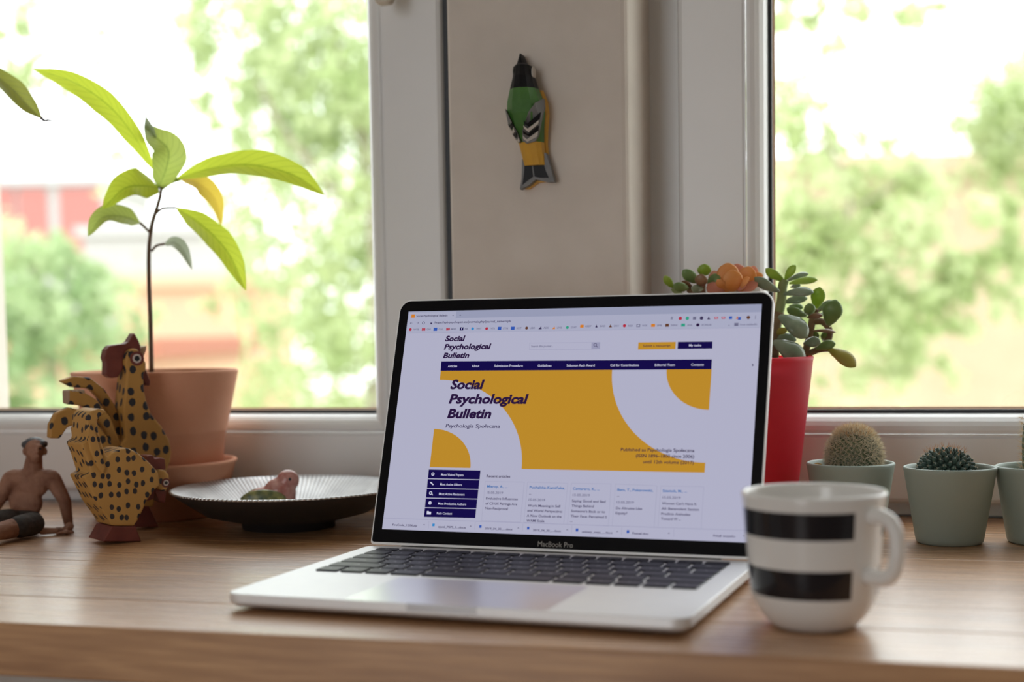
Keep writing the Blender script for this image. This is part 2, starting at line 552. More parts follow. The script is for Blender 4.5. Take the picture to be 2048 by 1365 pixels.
def loft(layers):
    n = len(layers[0]); V = [p for l in layers for p in l]
    Fc = [tuple(range(n))[::-1]]
    for i in range(len(layers) - 1):
        for k in range(n):
            Fc.append((i * n + k, i * n + (k + 1) % n, (i + 1) * n + (k + 1) % n, (i + 1) * n + k))
    Fc.append(tuple((len(layers) - 1) * n + k for k in range(n)))
    return V, Fc


lay = [[(x, y, z) for x, y in rrect(W, D, .011, ins)] for z, ins in ((.0018, .010), (.0030, .0035), (.0048, .0006), (.0060, 0), (.0111, 0), (.0115, .0004))]
base = mesh('base', *loft(lay), ALU, lap)
for sx in (-1, 1):
    for sy in (-1, 1):
        f_ = mesh('rubber_foot', *lathe([(0, 0), (.007, 0), (.0075, .0022), (0, .0022)], 20), RUBBER, lap)
        f_.location = (sx * .125, sy * .085, 0)


def lb(u, v):  # base coordinates: from left, from hinge
    return u - W / 2, D / 2 - v


x0, y1 = lb(W / 2 - .023, D)
V, Fc = box(-.023, .023, y1 - .0003, y1 + .003, .0072, .01155)
mesh('thumb_notch', V, Fc, ALUD, lap)
V, Fc = loft([[(x, y, z) for x, y in rrect(.134, .0835, .004)] for z in (.0113, .01158)])
tp = mesh('trackpad', V, Fc, noisy(mat('trackpad_glass', rough=.3, metal=.9), (.78, .79, .81), (.80, .81, .83), 60), lap)
tp.location = (0, lb(0, .1275 + .0835 / 2)[1], 0)

key_cache = {}


def key(w, d, u, v):
    k = (round(w, 5), round(d, 5))
    if k not in key_cache:
        V, Fc = loft([[(x, y, z) for x, y in rrect(w, d, .0016, ins, 2)] for z, ins in ((0, 0), (.0009, 0), (.0012, .0004))])
        me = bpy.data.meshes.new('key'); me.from_pydata(V, [], Fc); me.materials.append(KEYM)
        key_cache[k] = me
    o = bpy.data.objects.new('key', key_cache[k]); COL.objects.link(o); o.parent = lap
    o.location = (u - W / 2, D / 2 - v, ZB)


legends = []
U0, U1 = .0165, .2876
KW, GAP = .0166, .0025
VR = .0165
rows = [('fn', .0095, ['esc'] + ['F%d' % i for i in range(1, 13)] + ['']),
        ('n', .0163, list('`1234567890-=') + ['⌫']), ('q', .0163, ['tab'] + list('QWERTYUIOP[]\\')),
        ('a', .0163, ['caps'] + list("ASDFGHJKL;'") + ['ret']), ('z', .0163, ['shift'] + list('ZXCVBNM,./') + ['shift']),
        ('s', .0163, ['fn', 'ctrl', 'alt', 'cmd', ' ', 'cmd', 'alt', '<', '^', '>'])]
v = VR
for rn, kd, ks in rows:
    tot = U1 - U0; n = len(ks)
    if rn == 'fn': ws = [(tot - GAP * (n - 1)) / n] * n
    elif rn == 's':
        ws = [KW, KW, KW, .0205, .0925, .0205, KW, KW, KW, KW]
        ws[4] += tot - sum(ws) - GAP * (n - 1)
    else:
        rest = tot - GAP * (n - 1)
        if rn == 'n': ws = [KW] * (n - 1) + [rest - KW * (n - 1)]
        elif rn == 'q': ws = [rest - KW * (n - 1)] + [KW] * (n - 1)
        else:
            e = (rest - KW * (n - 2)) / 2; ws = [e] + [KW] * (n - 2) + [e]
    u = U0
    for kk, w_ in zip(ks, ws):
        key(w_, kd, u + w_ / 2, v + kd / 2)
        if kk.strip(): legends.append((kk, u + w_ / 2, v + kd / 2))
        u += w_ + GAP
    v += kd + GAP

# text geometry --------------------------------------------------------------
_txt = {}


def textmesh(s, shear=0, bold=0):
    k = (s, shear, bold)
    if k in _txt: return _txt[k]
    cu = bpy.data.curves.new('t', 'FONT'); cu.body = s; cu.size = 1; cu.shear = shear; cu.offset = bold; cu.resolution_u = 3
    o = bpy.data.objects.new('t', cu); COL.objects.link(o)
    dg = bpy.context.evaluated_depsgraph_get()
    me = bpy.data.meshes.new_from_object(o.evaluated_get(dg))
    V = [(v.co.x, v.co.y) for v in me.vertices]; Fc = [tuple(p.vertices) for p in me.polygons]
    bpy.data.objects.remove(o); bpy.data.curves.remove(cu); bpy.data.meshes.remove(me)
    _txt[k] = (V, Fc)
    return V, Fc


CAPH = 0.70
lg = Geo()
for s, u, v in legends:
    V, Fc = textmesh(s)
    if not V: continue
    h = .0028 if len(s) == 1 else .0019
    mx = (max(p[0] for p in V) + min(p[0] for p in V)) / 2
    lg.add([((p[0] - mx) * h / CAPH + u - W / 2, (p[1] - .35) * h / CAPH + D / 2 - v, ZB + .00124) for p in V], Fc)
lg.build('key_legends', mat('legend_white', (.55, .55, .6), .6), lap)

# lid: local frame with X = width, Y = up the lid, Z = towards the viewer
lidE = empty('lid_frame')
bpy.data.objects.remove(lidE)
LT, LH = .0046, .2020
ca, sa = math.cos(ALPHA), math.sin(ALPHA)
# in laptop-local coordinates: lid up direction, normal towards viewer
up = np.array([0, -ca, sa]); nrm = np.array([0, -sa, -ca])
hinge = np.array([0, D / 2, ZB])


def lidpt(u, s, n=0):
    return hinge + np.array([u - W / 2, 0, 0]) + up * s + nrm * n


def lidxf(pts):
    return [tuple(lidpt(*p)) for p in pts]


def lidshape(ins, n, s0=.0005):
    out = []
    r = .0105
    for cx, cy, a0 in ((W - r, LH - r, 0), (r, LH - r, 90)):
        for k in range(8):
            a = math.radians(a0 + 90 * k / 7)
            out.append((cx + (r - ins) * math.cos(a), cy + (r - ins) * math.sin(a), n))
    for cx, a0 in ((.003, 180), (W - .003, 270)):
        for k in range(4):
            a = math.radians(a0 + 90 * k / 3)
            out.append((cx + (.003 - ins) * math.cos(a), s0 + .003 + (.003 - ins) * math.sin(a), n))
    return out


lid = mesh('lid', *loft([lidxf(lidshape(i, n)) for n, i in ((-LT, .0012), (-LT + .0008, .0002), (-.0006, 0), (0, .0004))]), ALU, lap)
bez = mesh('bezel', *loft([lidxf(lidshape(.0013, n, .0014)) for n in (-.0004, .00025)]), BLACKGLASS, lap)
V, Fc = tube([hinge + np.array([x, .001, -.0035]) for x in (-.125, .125)], .0042, 16)
mesh('hinge', V, Fc, mat('hinge_black', (.02, .02, .022), .4), lap)

# display content; homography photo px -> display metres
m_ = (W - .2865) / 2
src = [(816, 622), (1525.6, 610.7), (764.5, 1058.8), (1494, 1086)]
dst = [(m_, B0 + .179), (W - m_, B0 + .179), (m_, B0), (W - m_, B0)]
A = []
for (x, y), (u, s) in zip(src, dst):
    A.append([x, y, 1, 0, 0, 0, -u * x, -u * y, -u]); A.append([0, 0, 0, x, y, 1, -s * x, -s * y, -s])
Hm = np.linalg.svd(np.array(A))[2][-1].reshape(3, 3)


def scr(x, y):
    q = Hm @ np.array([x, y, 1.0]); return q[0] / q[2], q[1] / q[2]


SCOL = {'white': srgb(171, 171, 193), 'bar': srgb(146, 150, 175), 'tool': srgb(163, 165, 188), 'yellow': srgb(182, 134, 42), 'navy': srgb(20, 12, 70),
        'dark': srgb(40, 22, 60), 'ink': srgb(58, 50, 84), 'grey': srgb(105, 104, 130), 'pale': srgb(200, 200, 222), 'blue': srgb(52, 104, 165),
        'line': srgb(148, 148, 175), 'red': srgb(170, 40, 60), 'green': srgb(50, 150, 125), 'orange': srgb(200, 120, 40), 'cobalt': srgb(50, 85, 170), 'sky': srgb(50, 130, 190), 'brown': srgb(95, 60, 45)}
SMAT = {k: emis('screen_' + k, c) for k, c in SCOL.items()}
SHN = {'white': 'page_shape', 'bar': 'tab_strip', 'tool': 'toolbar_shape', 'yellow': 'banner_shape', 'navy': 'menu_bar', 'line': 'rule_line'}
SQ = []


def sobj(name, col, V, Fc): SQ.append((name, col, V, Fc))


def spoly(col, pts, lay=1, px=True):
    q = [scr(*p) if px else p for p in pts]
    sobj(SHN.get(col, 'icon'), col, lidxf([(u, s, .0003 + lay * .00003) for u, s in q]), [tuple(range(len(q)))])


def srect(col, x0, y0, x1, y1, lay=1):
    a = scr(x0, y0); b = scr(x1, y1)
    spoly(col, [(a[0], a[1]), (b[0], a[1]), (b[0], b[1]), (a[0], b[1])], lay, False)


def squad(col, a, b, c, d, lay=1):
    spoly(col, [a, b, c, d], lay)


def sdisc(col, x, y, r, lay=3, n=16):
    u, s = scr(x, y); r = r * .00015
    spoly(col, [(u + r * math.cos(2 * math.pi * k / n), s + r * math.sin(2 * math.pi * k / n)) for k in range(n)], lay, False)


def stext(col, s, x0, x1, y, cap, y1=None, shear=0, bold=0, lay=5):
    """text from photo px x0..x1 on baseline y (y1 at the right end), cap height in px"""
    V, Fc = textmesh(s, shear, bold or .014)
    if not V: return
    a0 = min(p[0] for p in V); a1 = max(p[0] for p in V)
    uL, sL = scr(x0, y); uR, sR = scr(x1, y1 if y1 is not None else y)
    h = scr(x0, y - cap)[1] - sL
    sm = sL if y1 is None else (sL + sR) / 2
    sobj('text_line', col, lidxf([(uL + (p[0] - a0) / (a1 - a0) * (uR - uL), sm + p[1] * h / CAPH, .0003 + lay * .00003) for p in V]), Fc)


# display surface
q = [(m_, B0), (W - m_, B0), (W - m_, B0 + .179), (m_, B0 + .179)]
DISP = mesh('display', lidxf([(u, s, .0003) for u, s in q]), [(0, 1, 2, 3)], SMAT['white'], lap)


def c1(x, y): return 800 + x / 5.389, 600 + y / 5.389
def c2(x, y): return 1160 + x / 5.12, 600 + y / 5.12
def c3(x, y): return 840 + x / 6.203, 740 + y / 6.203
def c4(x, y): return 1120 + x / 5.25, 720 + y / 5.25
def c5(x, y): return 740 + x / 5.389, 920 + y / 5.389
def c6(x, y): return 1100 + x / 4.876, 920 + y / 4.876


def T(c, col, s, x0, x1, yb, cap, **k):
    a = c(x0, yb); b = c(x1, yb)
    stext(col, s, a[0], b[0], a[1], cap, **k)


uT = B0 + .179
sTab = scr(816, 637)[1]; sTool = scr(816, 665.5)[1]
def sband(col, s0, s1, lay, u0=m_, u1=W - m_):
    spoly(col, [(u0, s0), (u1, s0), (u1, s1), (u0, s1)], lay, False)
sband('bar', sTab, uT, 1); sband('tool', sTool, sTab, 1); sband('line', sTool - .0002, sTool, 2)
spoly('tool', [(scr(817, 630)[0], sTab), (scr(912, 630)[0], sTab), (scr(912, 630)[0], uT - .0008), (scr(817, 630)[0], uT - .0008)], 2, False)
srect('orange', *c1(120, 150), *c1(155, 185), 3)
T(c1, 'ink', 'Social Psychological Bulletin', 172, 510, 178, 4)
T(c1, 'ink', '×', 563, 578, 172, 3); T(c1, 'ink', '+', 640, 660, 172, 3.5)
T(c1, 'ink', '←', 102, 128, 255, 4); T(c1, 'grey', '→', 175, 200, 253, 4)
sdisc('ink', *c1(250, 243), 8, 3); sdisc('tool', *c1(250, 243), 5.5, 4)
srect('ink', *c1(327, 240), *c1(343, 258), 3)
T(c1, 'ink', 'https://spb.psychopen.eu/journals.php?journal_name=spb', 372, 1198, 250, 4.2)
for col, a, b, s, t0, t1 in [('red', 97, 118, 'WYB', 140, 200), ('red', 235, 270, 'GW', 285, 330), ('cobalt', 362, 398, 'CAL', 415, 465), ('red', 500, 540, 'MAIL', 552, 610),
                             ('navy', 648, 683, 'FB', 700, 732), ('sky', 768, 802, 'TWIT', 822, 882), ('red', 920, 955, 'YTB', 978, 1025), ('cobalt', 1060, 1095, 'SYN', 1115, 1168),
                             ('cobalt', 1203, 1240, 'SCIT', 1260, 1315), ('brown', 1355, 1388, 'LIBR', 1405, 1463), ('ink', 1498, 1535, 'ADS', 1553, 1607),
                             ('orange', 1648, 1680, 'LIVE', 1700, 1752), ('green', 1797, 1828, 'STAT', 1850, 1912)]:
    yy = 315 - (a - 100) * .008
    if col in ('navy', 'cobalt'): srect(col, *c1(a, yy - 17), *c1(b, yy + 17), 3)
    elif s in ('GW', 'MAIL'):
        for k in range(3): srect(col, *c1(a + k * 13, yy - 15), *c1(a + k * 13 + 6, yy + 15), 3)
        srect(col, *c1(a, yy - 3), *c1(b, yy + 3), 3)
    elif s in ('ADS', 'LIVE'): spoly(col, [c1(a, yy + 15), c1(b, yy + 15), c1(b - 6, yy - 16)], 3)
    else: sdisc(col, *c1((a + b) / 2, yy), 8, 3)
    T(c1, 'grey', s, t0, t1, yy + 10, 3.6)
T(c1, 'pale', 'f', 660, 674, 322, 5); 
for col, a, b, s, t0, t1 in [('orange', 12, 45, 'KEEP', 65, 125), ('ink', 165, 190, 'BAD', 215, 268), ('brown', 305, 338, 'DRV', 358, 410), ('red', 448, 483, 'RED', 503, 550),
                             ('grey', 590, 625, 'WOK', 645, 700), ('orange', 740, 778, 'SPB', 797, 847), ('brown', 885, 920, 'SHINK', 940, 1010), ('green', 1048, 1085, 'ANA', 1107, 1160),
                             ('dark', 1200, 1233, 'SCIHUB', 1255, 1355), ('grey', 1590, 1630, 'Inne zakładki', 1648, 1820)]:
    yy = 274 - (a - 10) * .006
    if s in ('BAD', 'DRV'): spoly(col, [c2(a, yy + 15), c2(b, yy + 15), c2((a + b) / 2, yy - 16)], 3)
    elif s in ('RED', 'SCIHUB'): sdisc(col, *c2((a + b) / 2, yy), 8.5, 3)
    else: srect(col, *c2(a, yy - 15), *c2(b, yy + 15), 3)
    if s == 'WOK': srect('tool', *c2(a + 7, yy - 9), *c2(b - 7, yy + 9), 4)
    T(c2, 'grey', s, t0, t1, yy + 10, 3.6)
T(c2, 'grey', '»', 1526, 1542, 280, 3)
T(c2, 'ink', '☆', 935, 965, 210, 5)
for x, col in ((1038, 'red'), (1110, 'green'), (1183, 'grey'), (1255, 'ink'), (1328, 'ink'), (1405, 'red'), (1478, 'red'), (1552, 'cobalt'), (1620, 'orange'), (1640, 'cobalt'), (1733, 'brown')):
    yy = 199 - (x - 1038) * .008
    if x in (1183, 1552, 1640): srect(col, *c2(x - 15, yy - 14 + (9 if x == 1640 else 0)), *c2(x + 15, yy + 14 + (9 if x == 1640 else 0)), 3)
    elif x in (1328, 1620): spoly(col, [c2(x - 16, yy + 14), c2(x + 16, yy + 14), c2(x, yy - 15)], 3)
    elif x in (1405, 1478): srect(col, *c2(x - 18, yy - 10), *c2(x + 18, yy + 10), 3); srect('pale', *c2(x - 12, yy - 3), *c2(x + 12, yy + 3), 4)
    else: sdisc(col, *c2(x, yy), 9, 3)
T(c2, 'ink', '⋮', 1800, 1810, 205, 5)
# page header
for s, x0_, x1_, yb in (('Social', 485, 703, 442), ('Psychological', 473, 985, 531), ('Bulletin', 463, 747, 625)):
    T(c1, 'dark', s, x0_, x1_, yb, 10.3, shear=.2, bold=.04)
squad('line', (1060.5, 686.5), (1185, 686), (1185, 700), (1060, 700.5), 1); squad('white', (1061, 687.2), (1185, 686.7), (1185, 699.4), (1060.6, 699.9), 2)
T(c1, 'grey', 'Search this journal...', 1420, 1655, 513, 4)
squad('line', (1185, 686), (1202, 685.8), (1201.5, 699.6), (1184.5, 700), 3)
sdisc('ink', *c2(165, 466), 9, 4); sdisc('line', *c2(165, 466), 6.5, 5); spoly('ink', [c2(175, 480), c2(180, 476), c2(193, 490), c2(188, 494)], 5)
squad('yellow', c2(608, 443), c2(990, 440), c2(986, 513), c2(603, 516), 2); T(c2, 'dark', 'Submit a manuscript', 655, 937, 489, 4.2, bold=.012)
squad('navy', c2(1013, 440), c2(1366, 438), c2(1364, 510), c2(1008, 512), 2); T(c2, 'pale', 'My tasks', 1125, 1250, 487, 4.4, bold=.015)
squad('navy', c1(447, 662), c2(1359, 622), c2(1353, 723), c1(438, 764), 3)
for c, s, a, b, yb in ((c1, 'Articles', 517, 617, 726), (c1, 'About', 777, 858, 726), (c1, 'Submission Procedure', 1020, 1330, 726), (c1, 'Guidelines', 1492, 1640, 726),
                       (c4, 'Solomon Asch Award', 78, 372, 77), (c4, 'Call for Contributions', 537, 838, 76), (c4, 'Editorial Team', 1005, 1215, 75), (c4, 'Contacts', 1385, 1517, 74)):
    T(c, 'pale', s, a, b, yb, 4.6, bold=.012, lay=6)
# banner
bTL, bTR, bBL, bBR = scr(881.5, 741.8), scr(1424.6, 741), scr(860, 935.3), scr(1410, 947)
bu0 = (bTL[0] + bBL[0]) / 2; bu1 = (bTR[0] + bBR[0]) / 2; bs1 = (bTL[1] + bTR[1]) / 2; bs0 = (bBL[1] + bBR[1]) / 2
spoly('yellow', [(bu0, bs0), (bu1, bs0), (bu1, bs1), (bu0, bs1)], 1, False)


def quarter(col, cu, cs, ru, rs, a0, lay):
    pts = [(cu, cs)] + [(cu + ru * math.cos(math.radians(a0 + 90 * k / 40)), cs + rs * math.sin(math.radians(a0 + 90 * k / 40))) for k in range(41)]
    spoly(col, pts, lay, False)


quarter('white', bu0, bs0, scr(1044.4, 939.6)[0] - bu0, scr(879.5, 760)[1] - bs0, 0, 2); quarter('yellow', bu0, bs0, scr(941.9, 936)[0] - bu0, scr(867.7, 858.5)[1] - bs0, 0, 3)
quarter('white', bu1, bs1, bu1 - scr(1226, 742.5)[0], bs1 - scr(1410.5, 927.6)[1], 180, 2); quarter('yellow', bu1, bs1, bu1 - scr(1334.9, 742.5)[0], bs1 - scr(1419, 822)[1], 180, 3)
for s, x0_, x1_, yb in (('Social', 375, 800, 236), ('Psychological', 357, 1350, 416), ('Bulletin', 338, 887, 597)):
    T(c3, 'dark', s, x0_, x1_, yb, 17.8, shear=.2, bold=.04, lay=5)
T(c3, 'ink', 'Psychologia Społeczna', 320, 997, 718, 7, y1=857, shear=.12)
for s, x0_, x1_, y0_, y1_ in (('Published as Psychologia Społeczna', 645, 1415, 966, 977), ('(ISSN 1896–1800 since 2006)', 803, 1412, 1032, 1040), ('until 12th volume (2017)', 878, 1408, 1095, 1103)):
    a = c4(x0_, y0_); b = c4(x1_, y1_); stext('dark', s, a[0], b[0], a[1], 6.4, b[1])
# menu
for k, s, tx0, tx1 in ((0, 'Most Visited Papers', 770, 1013), (1, 'Most Active Editors', 758, 997), (2, 'Most Active Reviewers', 748, 1025), (3, 'Most Productive Authors', 738, 1043), (4, 'Rash Content', 725, 890)):
    y0_ = 107 + 103.8 * k; xl = 637 - 10.4 * k; xr = 1197 - 11.5 * k
    squad('navy', c5(xl, y0_), c5(xr, y0_ + 12), c5(xr - 9, y0_ + 108), c5(xl - 9, y0_ + 95), 3)
    T(c5, 'pale', s, tx0, tx1, y0_ + 67, 4.6, bold=.012, lay=6)
    ix, iy = xl + 45, y0_ + 49
    if k == 0: sdisc('pale', *c5(ix, iy), 9, 5); sdisc('navy', *c5(ix, iy), 4, 6)
    elif k == 1: spoly('pale', [c5(ix - 22, iy - 14), c5(ix - 10, iy - 20), c5(ix + 20, iy + 10), c5(ix + 10, iy + 18)], 5)
    elif k == 2: sdisc('pale', *c5(ix - 3, iy - 2), 9, 5); sdisc('navy', *c5(ix - 3, iy - 2), 5, 6); spoly('pale', [c5(ix + 8, iy + 8), c5(ix + 14, iy + 4), c5(ix + 24, iy + 18), c5(ix + 18, iy + 22)], 6)
    elif k == 3: sdisc('pale', *c5(ix, iy), 9, 5); sdisc('navy', *c5(ix + 3, iy), 3, 6)
    else: spoly('pale', [c5(ix - 24, iy + 20), c5(ix - 22, iy - 16), c5(ix - 4, iy - 18), c5(ix + 2, iy - 10), c5(ix + 24, iy - 8), c5(ix + 22, iy + 20)], 5)
# cards
T(c5, 'dark', 'Recent articles', 1262, 1518, 192, 5.2)
def card(a, b, c, d):
    squad('line', a, b, c, d, 1)
    ins = .0002
    q = [scr(*p) for p in (a, b, c, d)]
    cu = sum(p[0] for p in q) / 4; cs = sum(p[1] for p in q) / 4
    spoly('white', [(p[0] - math.copysign(ins, p[0] - cu), p[1] - math.copysign(ins, p[1] - cs)) for p in q], 2, False)
card(c5(1247, 235), c5(1672, 243), c5(1630, 676), c5(1208, 660))
card(c5(1705, 243), c6(182, 232), c6(140, 632), c5(1665, 678))
card(c6(215, 232), c6(603, 238), c6(575, 650), c6(175, 632)); card(c6(645, 240), c6(1050, 258), c6(1020, 662), c6(610, 648)); card(c6(1085, 260), c6(1503, 268), c6(1475, 680), c6(1055, 664))
for c, rowsT in ((c5, [('blue', 'Mierop, A., ...', 1268, 1490, 302), ('grey', '15.05.2019', 1265, 1440, 368), ('ink', 'Evaluative Influences', 1257, 1600, 430), ('ink', 'of CS-US Pairings Are', 1252, 1593, 485), ('ink', 'Non-Reciprocal', 1247, 1493, 537),
                       ('blue', 'Puchalska-Kamińska,', 1727, 2108, 313), ('ink', '...', 1722, 1745, 378), ('grey', '15.05.2019', 1717, 1895, 446), ('ink', 'Work Meaning in Self', 1709, 2062, 508), ('ink', 'and World Perspective:', 1703, 2082, 562), ('ink', 'A New Outlook on the', 1697, 2072, 617), ('ink', 'WAMI Scale', 1693, 1887, 670)]),
                 (c6, [('blue', 'Cantarero, K., ...', 230, 490, 297), ('grey', '15.05.2019', 228, 395, 358), ('ink', 'Saying Good and Bad', 220, 548, 415), ('ink', 'Things Behind', 217, 433, 463), ('ink', "Someone's Back or to", 212, 543, 513), ('ink', 'Their Face: Perceived S', 207, 560, 563), ('ink', '...', 203, 225, 608),
                       ('blue', 'Bem, T., Pokarowski,', 663, 1010, 308), ('ink', '...', 660, 682, 364), ('grey', '15.05.2019', 655, 823, 428), ('ink', 'Do Altruists Like', 648, 903, 486), ('ink', 'Equity?', 645, 757, 534),
                       ('blue', 'Szastok, M., ...', 1103, 1340, 319), ('grey', '15.05.2019', 1100, 1277, 383), ('ink', "Women Can't Have It", 1095, 1430, 440), ('ink', 'All: Benevolent Sexism', 1090, 1455, 491), ('ink', 'Predicts Attitudes', 1087, 1370, 541), ('ink', 'Toward W ...', 1085, 1278, 590)])):
    for col, s, a, b, yb in rowsT:
        T(c, col, s, a, b, yb, 4.8 if col != 'blue' else 5, bold=.02 if col == 'blue' else 0)
# download bar
a = scr(*c5(150, 632)); b = scr(*c6(1890, 690)); sl = (a[1] + b[1]) / 2
sband('line', sl - .00015, sl + .00015, 3)
for c, s, a, b, yb in ((c5, 'FiraCode_1.206.zip', 245, 512, 712), (c5, 'zjazd_PSPS_f....docx', 740, 1040, 733), (c5, '2019_04_30_....docx', 1245, 1545, 752), (c6, '2019_04_30_....docx', -160, 115, 697),
                       (c6, 'ankiety_swps_....docx', 318, 617, 713), (c6, 'Pascal.doc', 807, 965, 728), (c6, 'Pokaż wszystko', 1592, 1803, 752)):
    T(c, 'ink', s, a, b, yb, 4)
for c, x, y in ((c5, 690, 705), (c5, 1197, 722), (c5, 1713, 740), (c6, 270, 688), (c6, 765, 705)): srect('cobalt' if x != 690 else 'sky', *c(x - 11, y - 16), *c(x + 11, y + 14), 4)
for c, x, y in ((c5, 588, 705), (c5, 1090, 722), (c5, 1605, 742), (c6, 175, 688), (c6, 660, 705), (c6, 1160, 722), (c6, 1885, 748)): T(c, 'ink', '^', x - 10, x + 10, y + 8, 3.5)
for c, x, y in ((c5, 640, 690), (c5, 1140, 705), (c5, 1655, 722), (c6, 220, 670), (c6, 705, 690), (c6, 1210, 705)): squad('line', c(x, y - 30), c(x + 3, y - 30), c(x - 3, y + 50), c(x - 6, y + 50), 3)
spoly('ink', [c2(1767, 665), c2(1788, 685), c2(1777, 688), c2(1771, 697)], 5)
for nm_, col_, V_, F_ in SQ: mesh(nm_, V_, F_, SMAT[col_], DISP)
# maker's name under the display
V, Fc = textmesh('MacBook Pro')
a0 = min(p[0] for p in V); a1 = max(p[0] for p in V)
cxp = (W - .0275) / 2
mesh('maker_lettering', lidxf([(cxp + (p[0] - a0) / (a1 - a0) * .0275, .0042 + p[1] * .0040 / CAPH, .0003) for p in V]), Fc, mat('lettering_grey', (.42, .40, .37), .5), lap)

# ------------------------------------------------------------------ mug
mc = desk(1628, 1252)
mug = empty('mug', tuple(mc), 0, 'white mug with two black bands, beside the laptop', 'mug')
dm = depth(mc)
def zfront(py, r):
    d = ray(1628, py); h = math.hypot(d[0], d[1]); L = math.hypot(mc[0], mc[1]) - r
    return CAMZ + d[2] / h * L
zb1t, zb1b, zb2t, zb2b = zfront(1029, .041), zfront(1084, .040), zfront(1146, .0385), zfront(1204, .037)
HM = zfront(1012, .0415) + .004
prof = [(0, .003), (.018, .003), (.0205, .0005), (.0235, .0005), (.0262, .003), (.0315, .009), (.0350, .0155), (.0369, zb2b), (.0384, zb2t), (.0399, zb1b), (.0412, zb1t), (.0420, HM - .003), (.0421, HM - .001), (.0412, HM), (.0402, HM - .0008), (.0396, HM - .003), (.0382, .045), (.0365, .024), (.032, .0125), (.020, .0085), (0, .008)]
SEGM = 144
V, Fc = lathe(prof, SEGM)
camaz = math.atan2(-mc[1], -mc[0])
mi = []
for fi, f_ in enumerate(Fc):
    c = np.mean([V[i] for i in f_], axis=0)
    az = math.degrees(math.atan2(c[1], c[0]) - camaz) % 360
    mi.append(1 if fi // SEGM in (7, 9) and not (33.5 < az < 71) else 0)
body = mesh('cup', V, Fc, [CHINA, CHINAB], mug, True, mi)
az = camaz + math.radians(52)
er = np.array([math.cos(az), math.sin(az), 0]); ez = np.array([0, 0, 1.0])
hp = [er * .0395 + ez * (zb1t - .003), er * .0465 + ez * (zb1t - .0025), er * .0530 + ez * (zb1t - .005), er * .0570 + ez * (zb1t - .012), er * .0575 + ez * (zb2t + .009), er * .0545 + ez * (zb2t - .001), er * .048 + ez * (zb2t - .0045), er * .0375 + ez * (zb2t - .004)]
hp = smoothline(hp, 26)
V, Fc = tube(hp, [.0050 - .0008 * math.sin(math.pi * i / 26) for i in range(27)], 14)
mesh('handle', V, Fc, CHINA, mug, True)

# ------------------------------------------------------------------ sage pots with cacti
def sage_pot(name, c, label, cat='cactus'):
    t = empty(name, tuple(c), 0, label, cat, 'cacti in sage pots along the window')
    p = [(0, 0), (.0245, 0), (.0262, .0016), (.0270, .005), (.0358, .0575), (.0365, .0600), (.0362, .0613), (.0352, .0618), (.0342, .0612), (.0335, .0585), (.0325, .050), (0, .050)]
    mesh('pot', *lathe(p, 64), SAGE, t, True)
    mesh('soil', *lathe([(0, .0545), (.012, .0540), (.026, .0530), (.0331, .0525)], 40), SOIL, t)
    return t


def spines(name, base, parent, mats, per=7, L=.006, r=.00016, spread=.9, rs=random.Random(3), bias=None):
    g = Geo()
    for p, n in base:
        n = np.array(n) / np.linalg.norm(n)
        for k in range(per):
            d = n + spread * np.array([rs.uniform(-1, 1) for _ in range(3)])
            if bias is not None: d = d + bias
            d /= np.linalg.norm(d)
            l = L * rs.uniform(.6, 1.1)
            a = np.cross(d, [.3, .5, .8]); a /= np.linalg.norm(a); b = np.cross(d, a)
            q = [p + r * (math.cos(t) * a + math.sin(t) * b) for t in (0, 2.1, 4.2)] + [p + d * l]
            g.add(q, [(0, 1, 3), (1, 2, 3), (2, 0, 3)], rs.randrange(len(mats)))
    o = g.build(name, mats, parent); o['kind'] = 'stuff'
    return o


def fib(n, zmin=-.3):
    out = []
    for i in range(n):
        z = 1 - (1 - zmin) * (i + .5) / n
        a = i * 2.399963
        s = math.sqrt(max(0, 1 - z * z)); out.append((s * math.cos(a), s * math.sin(a), z))
    return out


CACT = noisy(mat('cactus_green', rough=.6), (.07, .10, .05), (.13, .17, .09), 90)
CACT2 = noisy(mat('cactus_bluegreen', rough=.55), (.03, .06, .05), (.07, .12, .09), 120)
SPW = mat('cream_spine', (.92, .85, .70), .5); SPY = translucent(mat('straw_spine', (.75, .52, .26), .5), .4); translucent(SPW, .45); SPG = translucent(mat('grey_spine', (.66, .61, .50), .5), .3)
SPR = mat('rust_spine', (.50, .16, .06), .5)
p1 = sage_pot('potted_cactus', desk(1701, 1071), 'round cactus furred with cream spines in sage pot behind the mug')
cc = np.array([.003, 0, .0665]); rr_ = np.array([.0215, .0215, .0235])
V, Fc = ellipsoid(cc, rr_, 40, 24); mesh('cactus_body', V, Fc, CACT, p1, True)
spines('spines', [(cc + rr_ * np.array(n), n) for n in fib(520, -.75)], p1, [SPW, SPW, SPG], 13, .0066, .00024, .9)
spines('crown_spines', [(cc + rr_ * np.array(n), n) for n in fib(90, .72)], p1, [SPW, SPY], 14, .0075, .0002, .7, random.Random(5))
p2 = sage_pot('potted_cactus', desk(1899, 1085.5), 'flat knobbly dark cactus with rusty crown in the middle sage pot')
cc = np.array([-.003, 0, .058]); rr_ = np.array([.0195, .0195, .0150])
V, Fc = ellipsoid(cc, rr_, 32, 18); mesh('cactus_body', V, Fc, CACT2, p2, True)
g = Geo(); tips = []
for i, n in enumerate(fib(120, -.2)):
    n = np.array(n); p = cc + rr_ * n; nn = n / rr_; nn /= np.linalg.norm(nn); nn = nn + np.array([0, 0, .15]); nn /= np.linalg.norm(nn)
    V, Fc = tube([p - nn * .001, p + nn * .0018, p + nn * .0036, p + nn * .0045], [.0023, .0021, .0013, .0004], 7)
    g.add(V, Fc); tips.append((p + nn * .0042, nn))
g.build('tubercles', CACT2, p2, True)['kind'] = 'stuff'
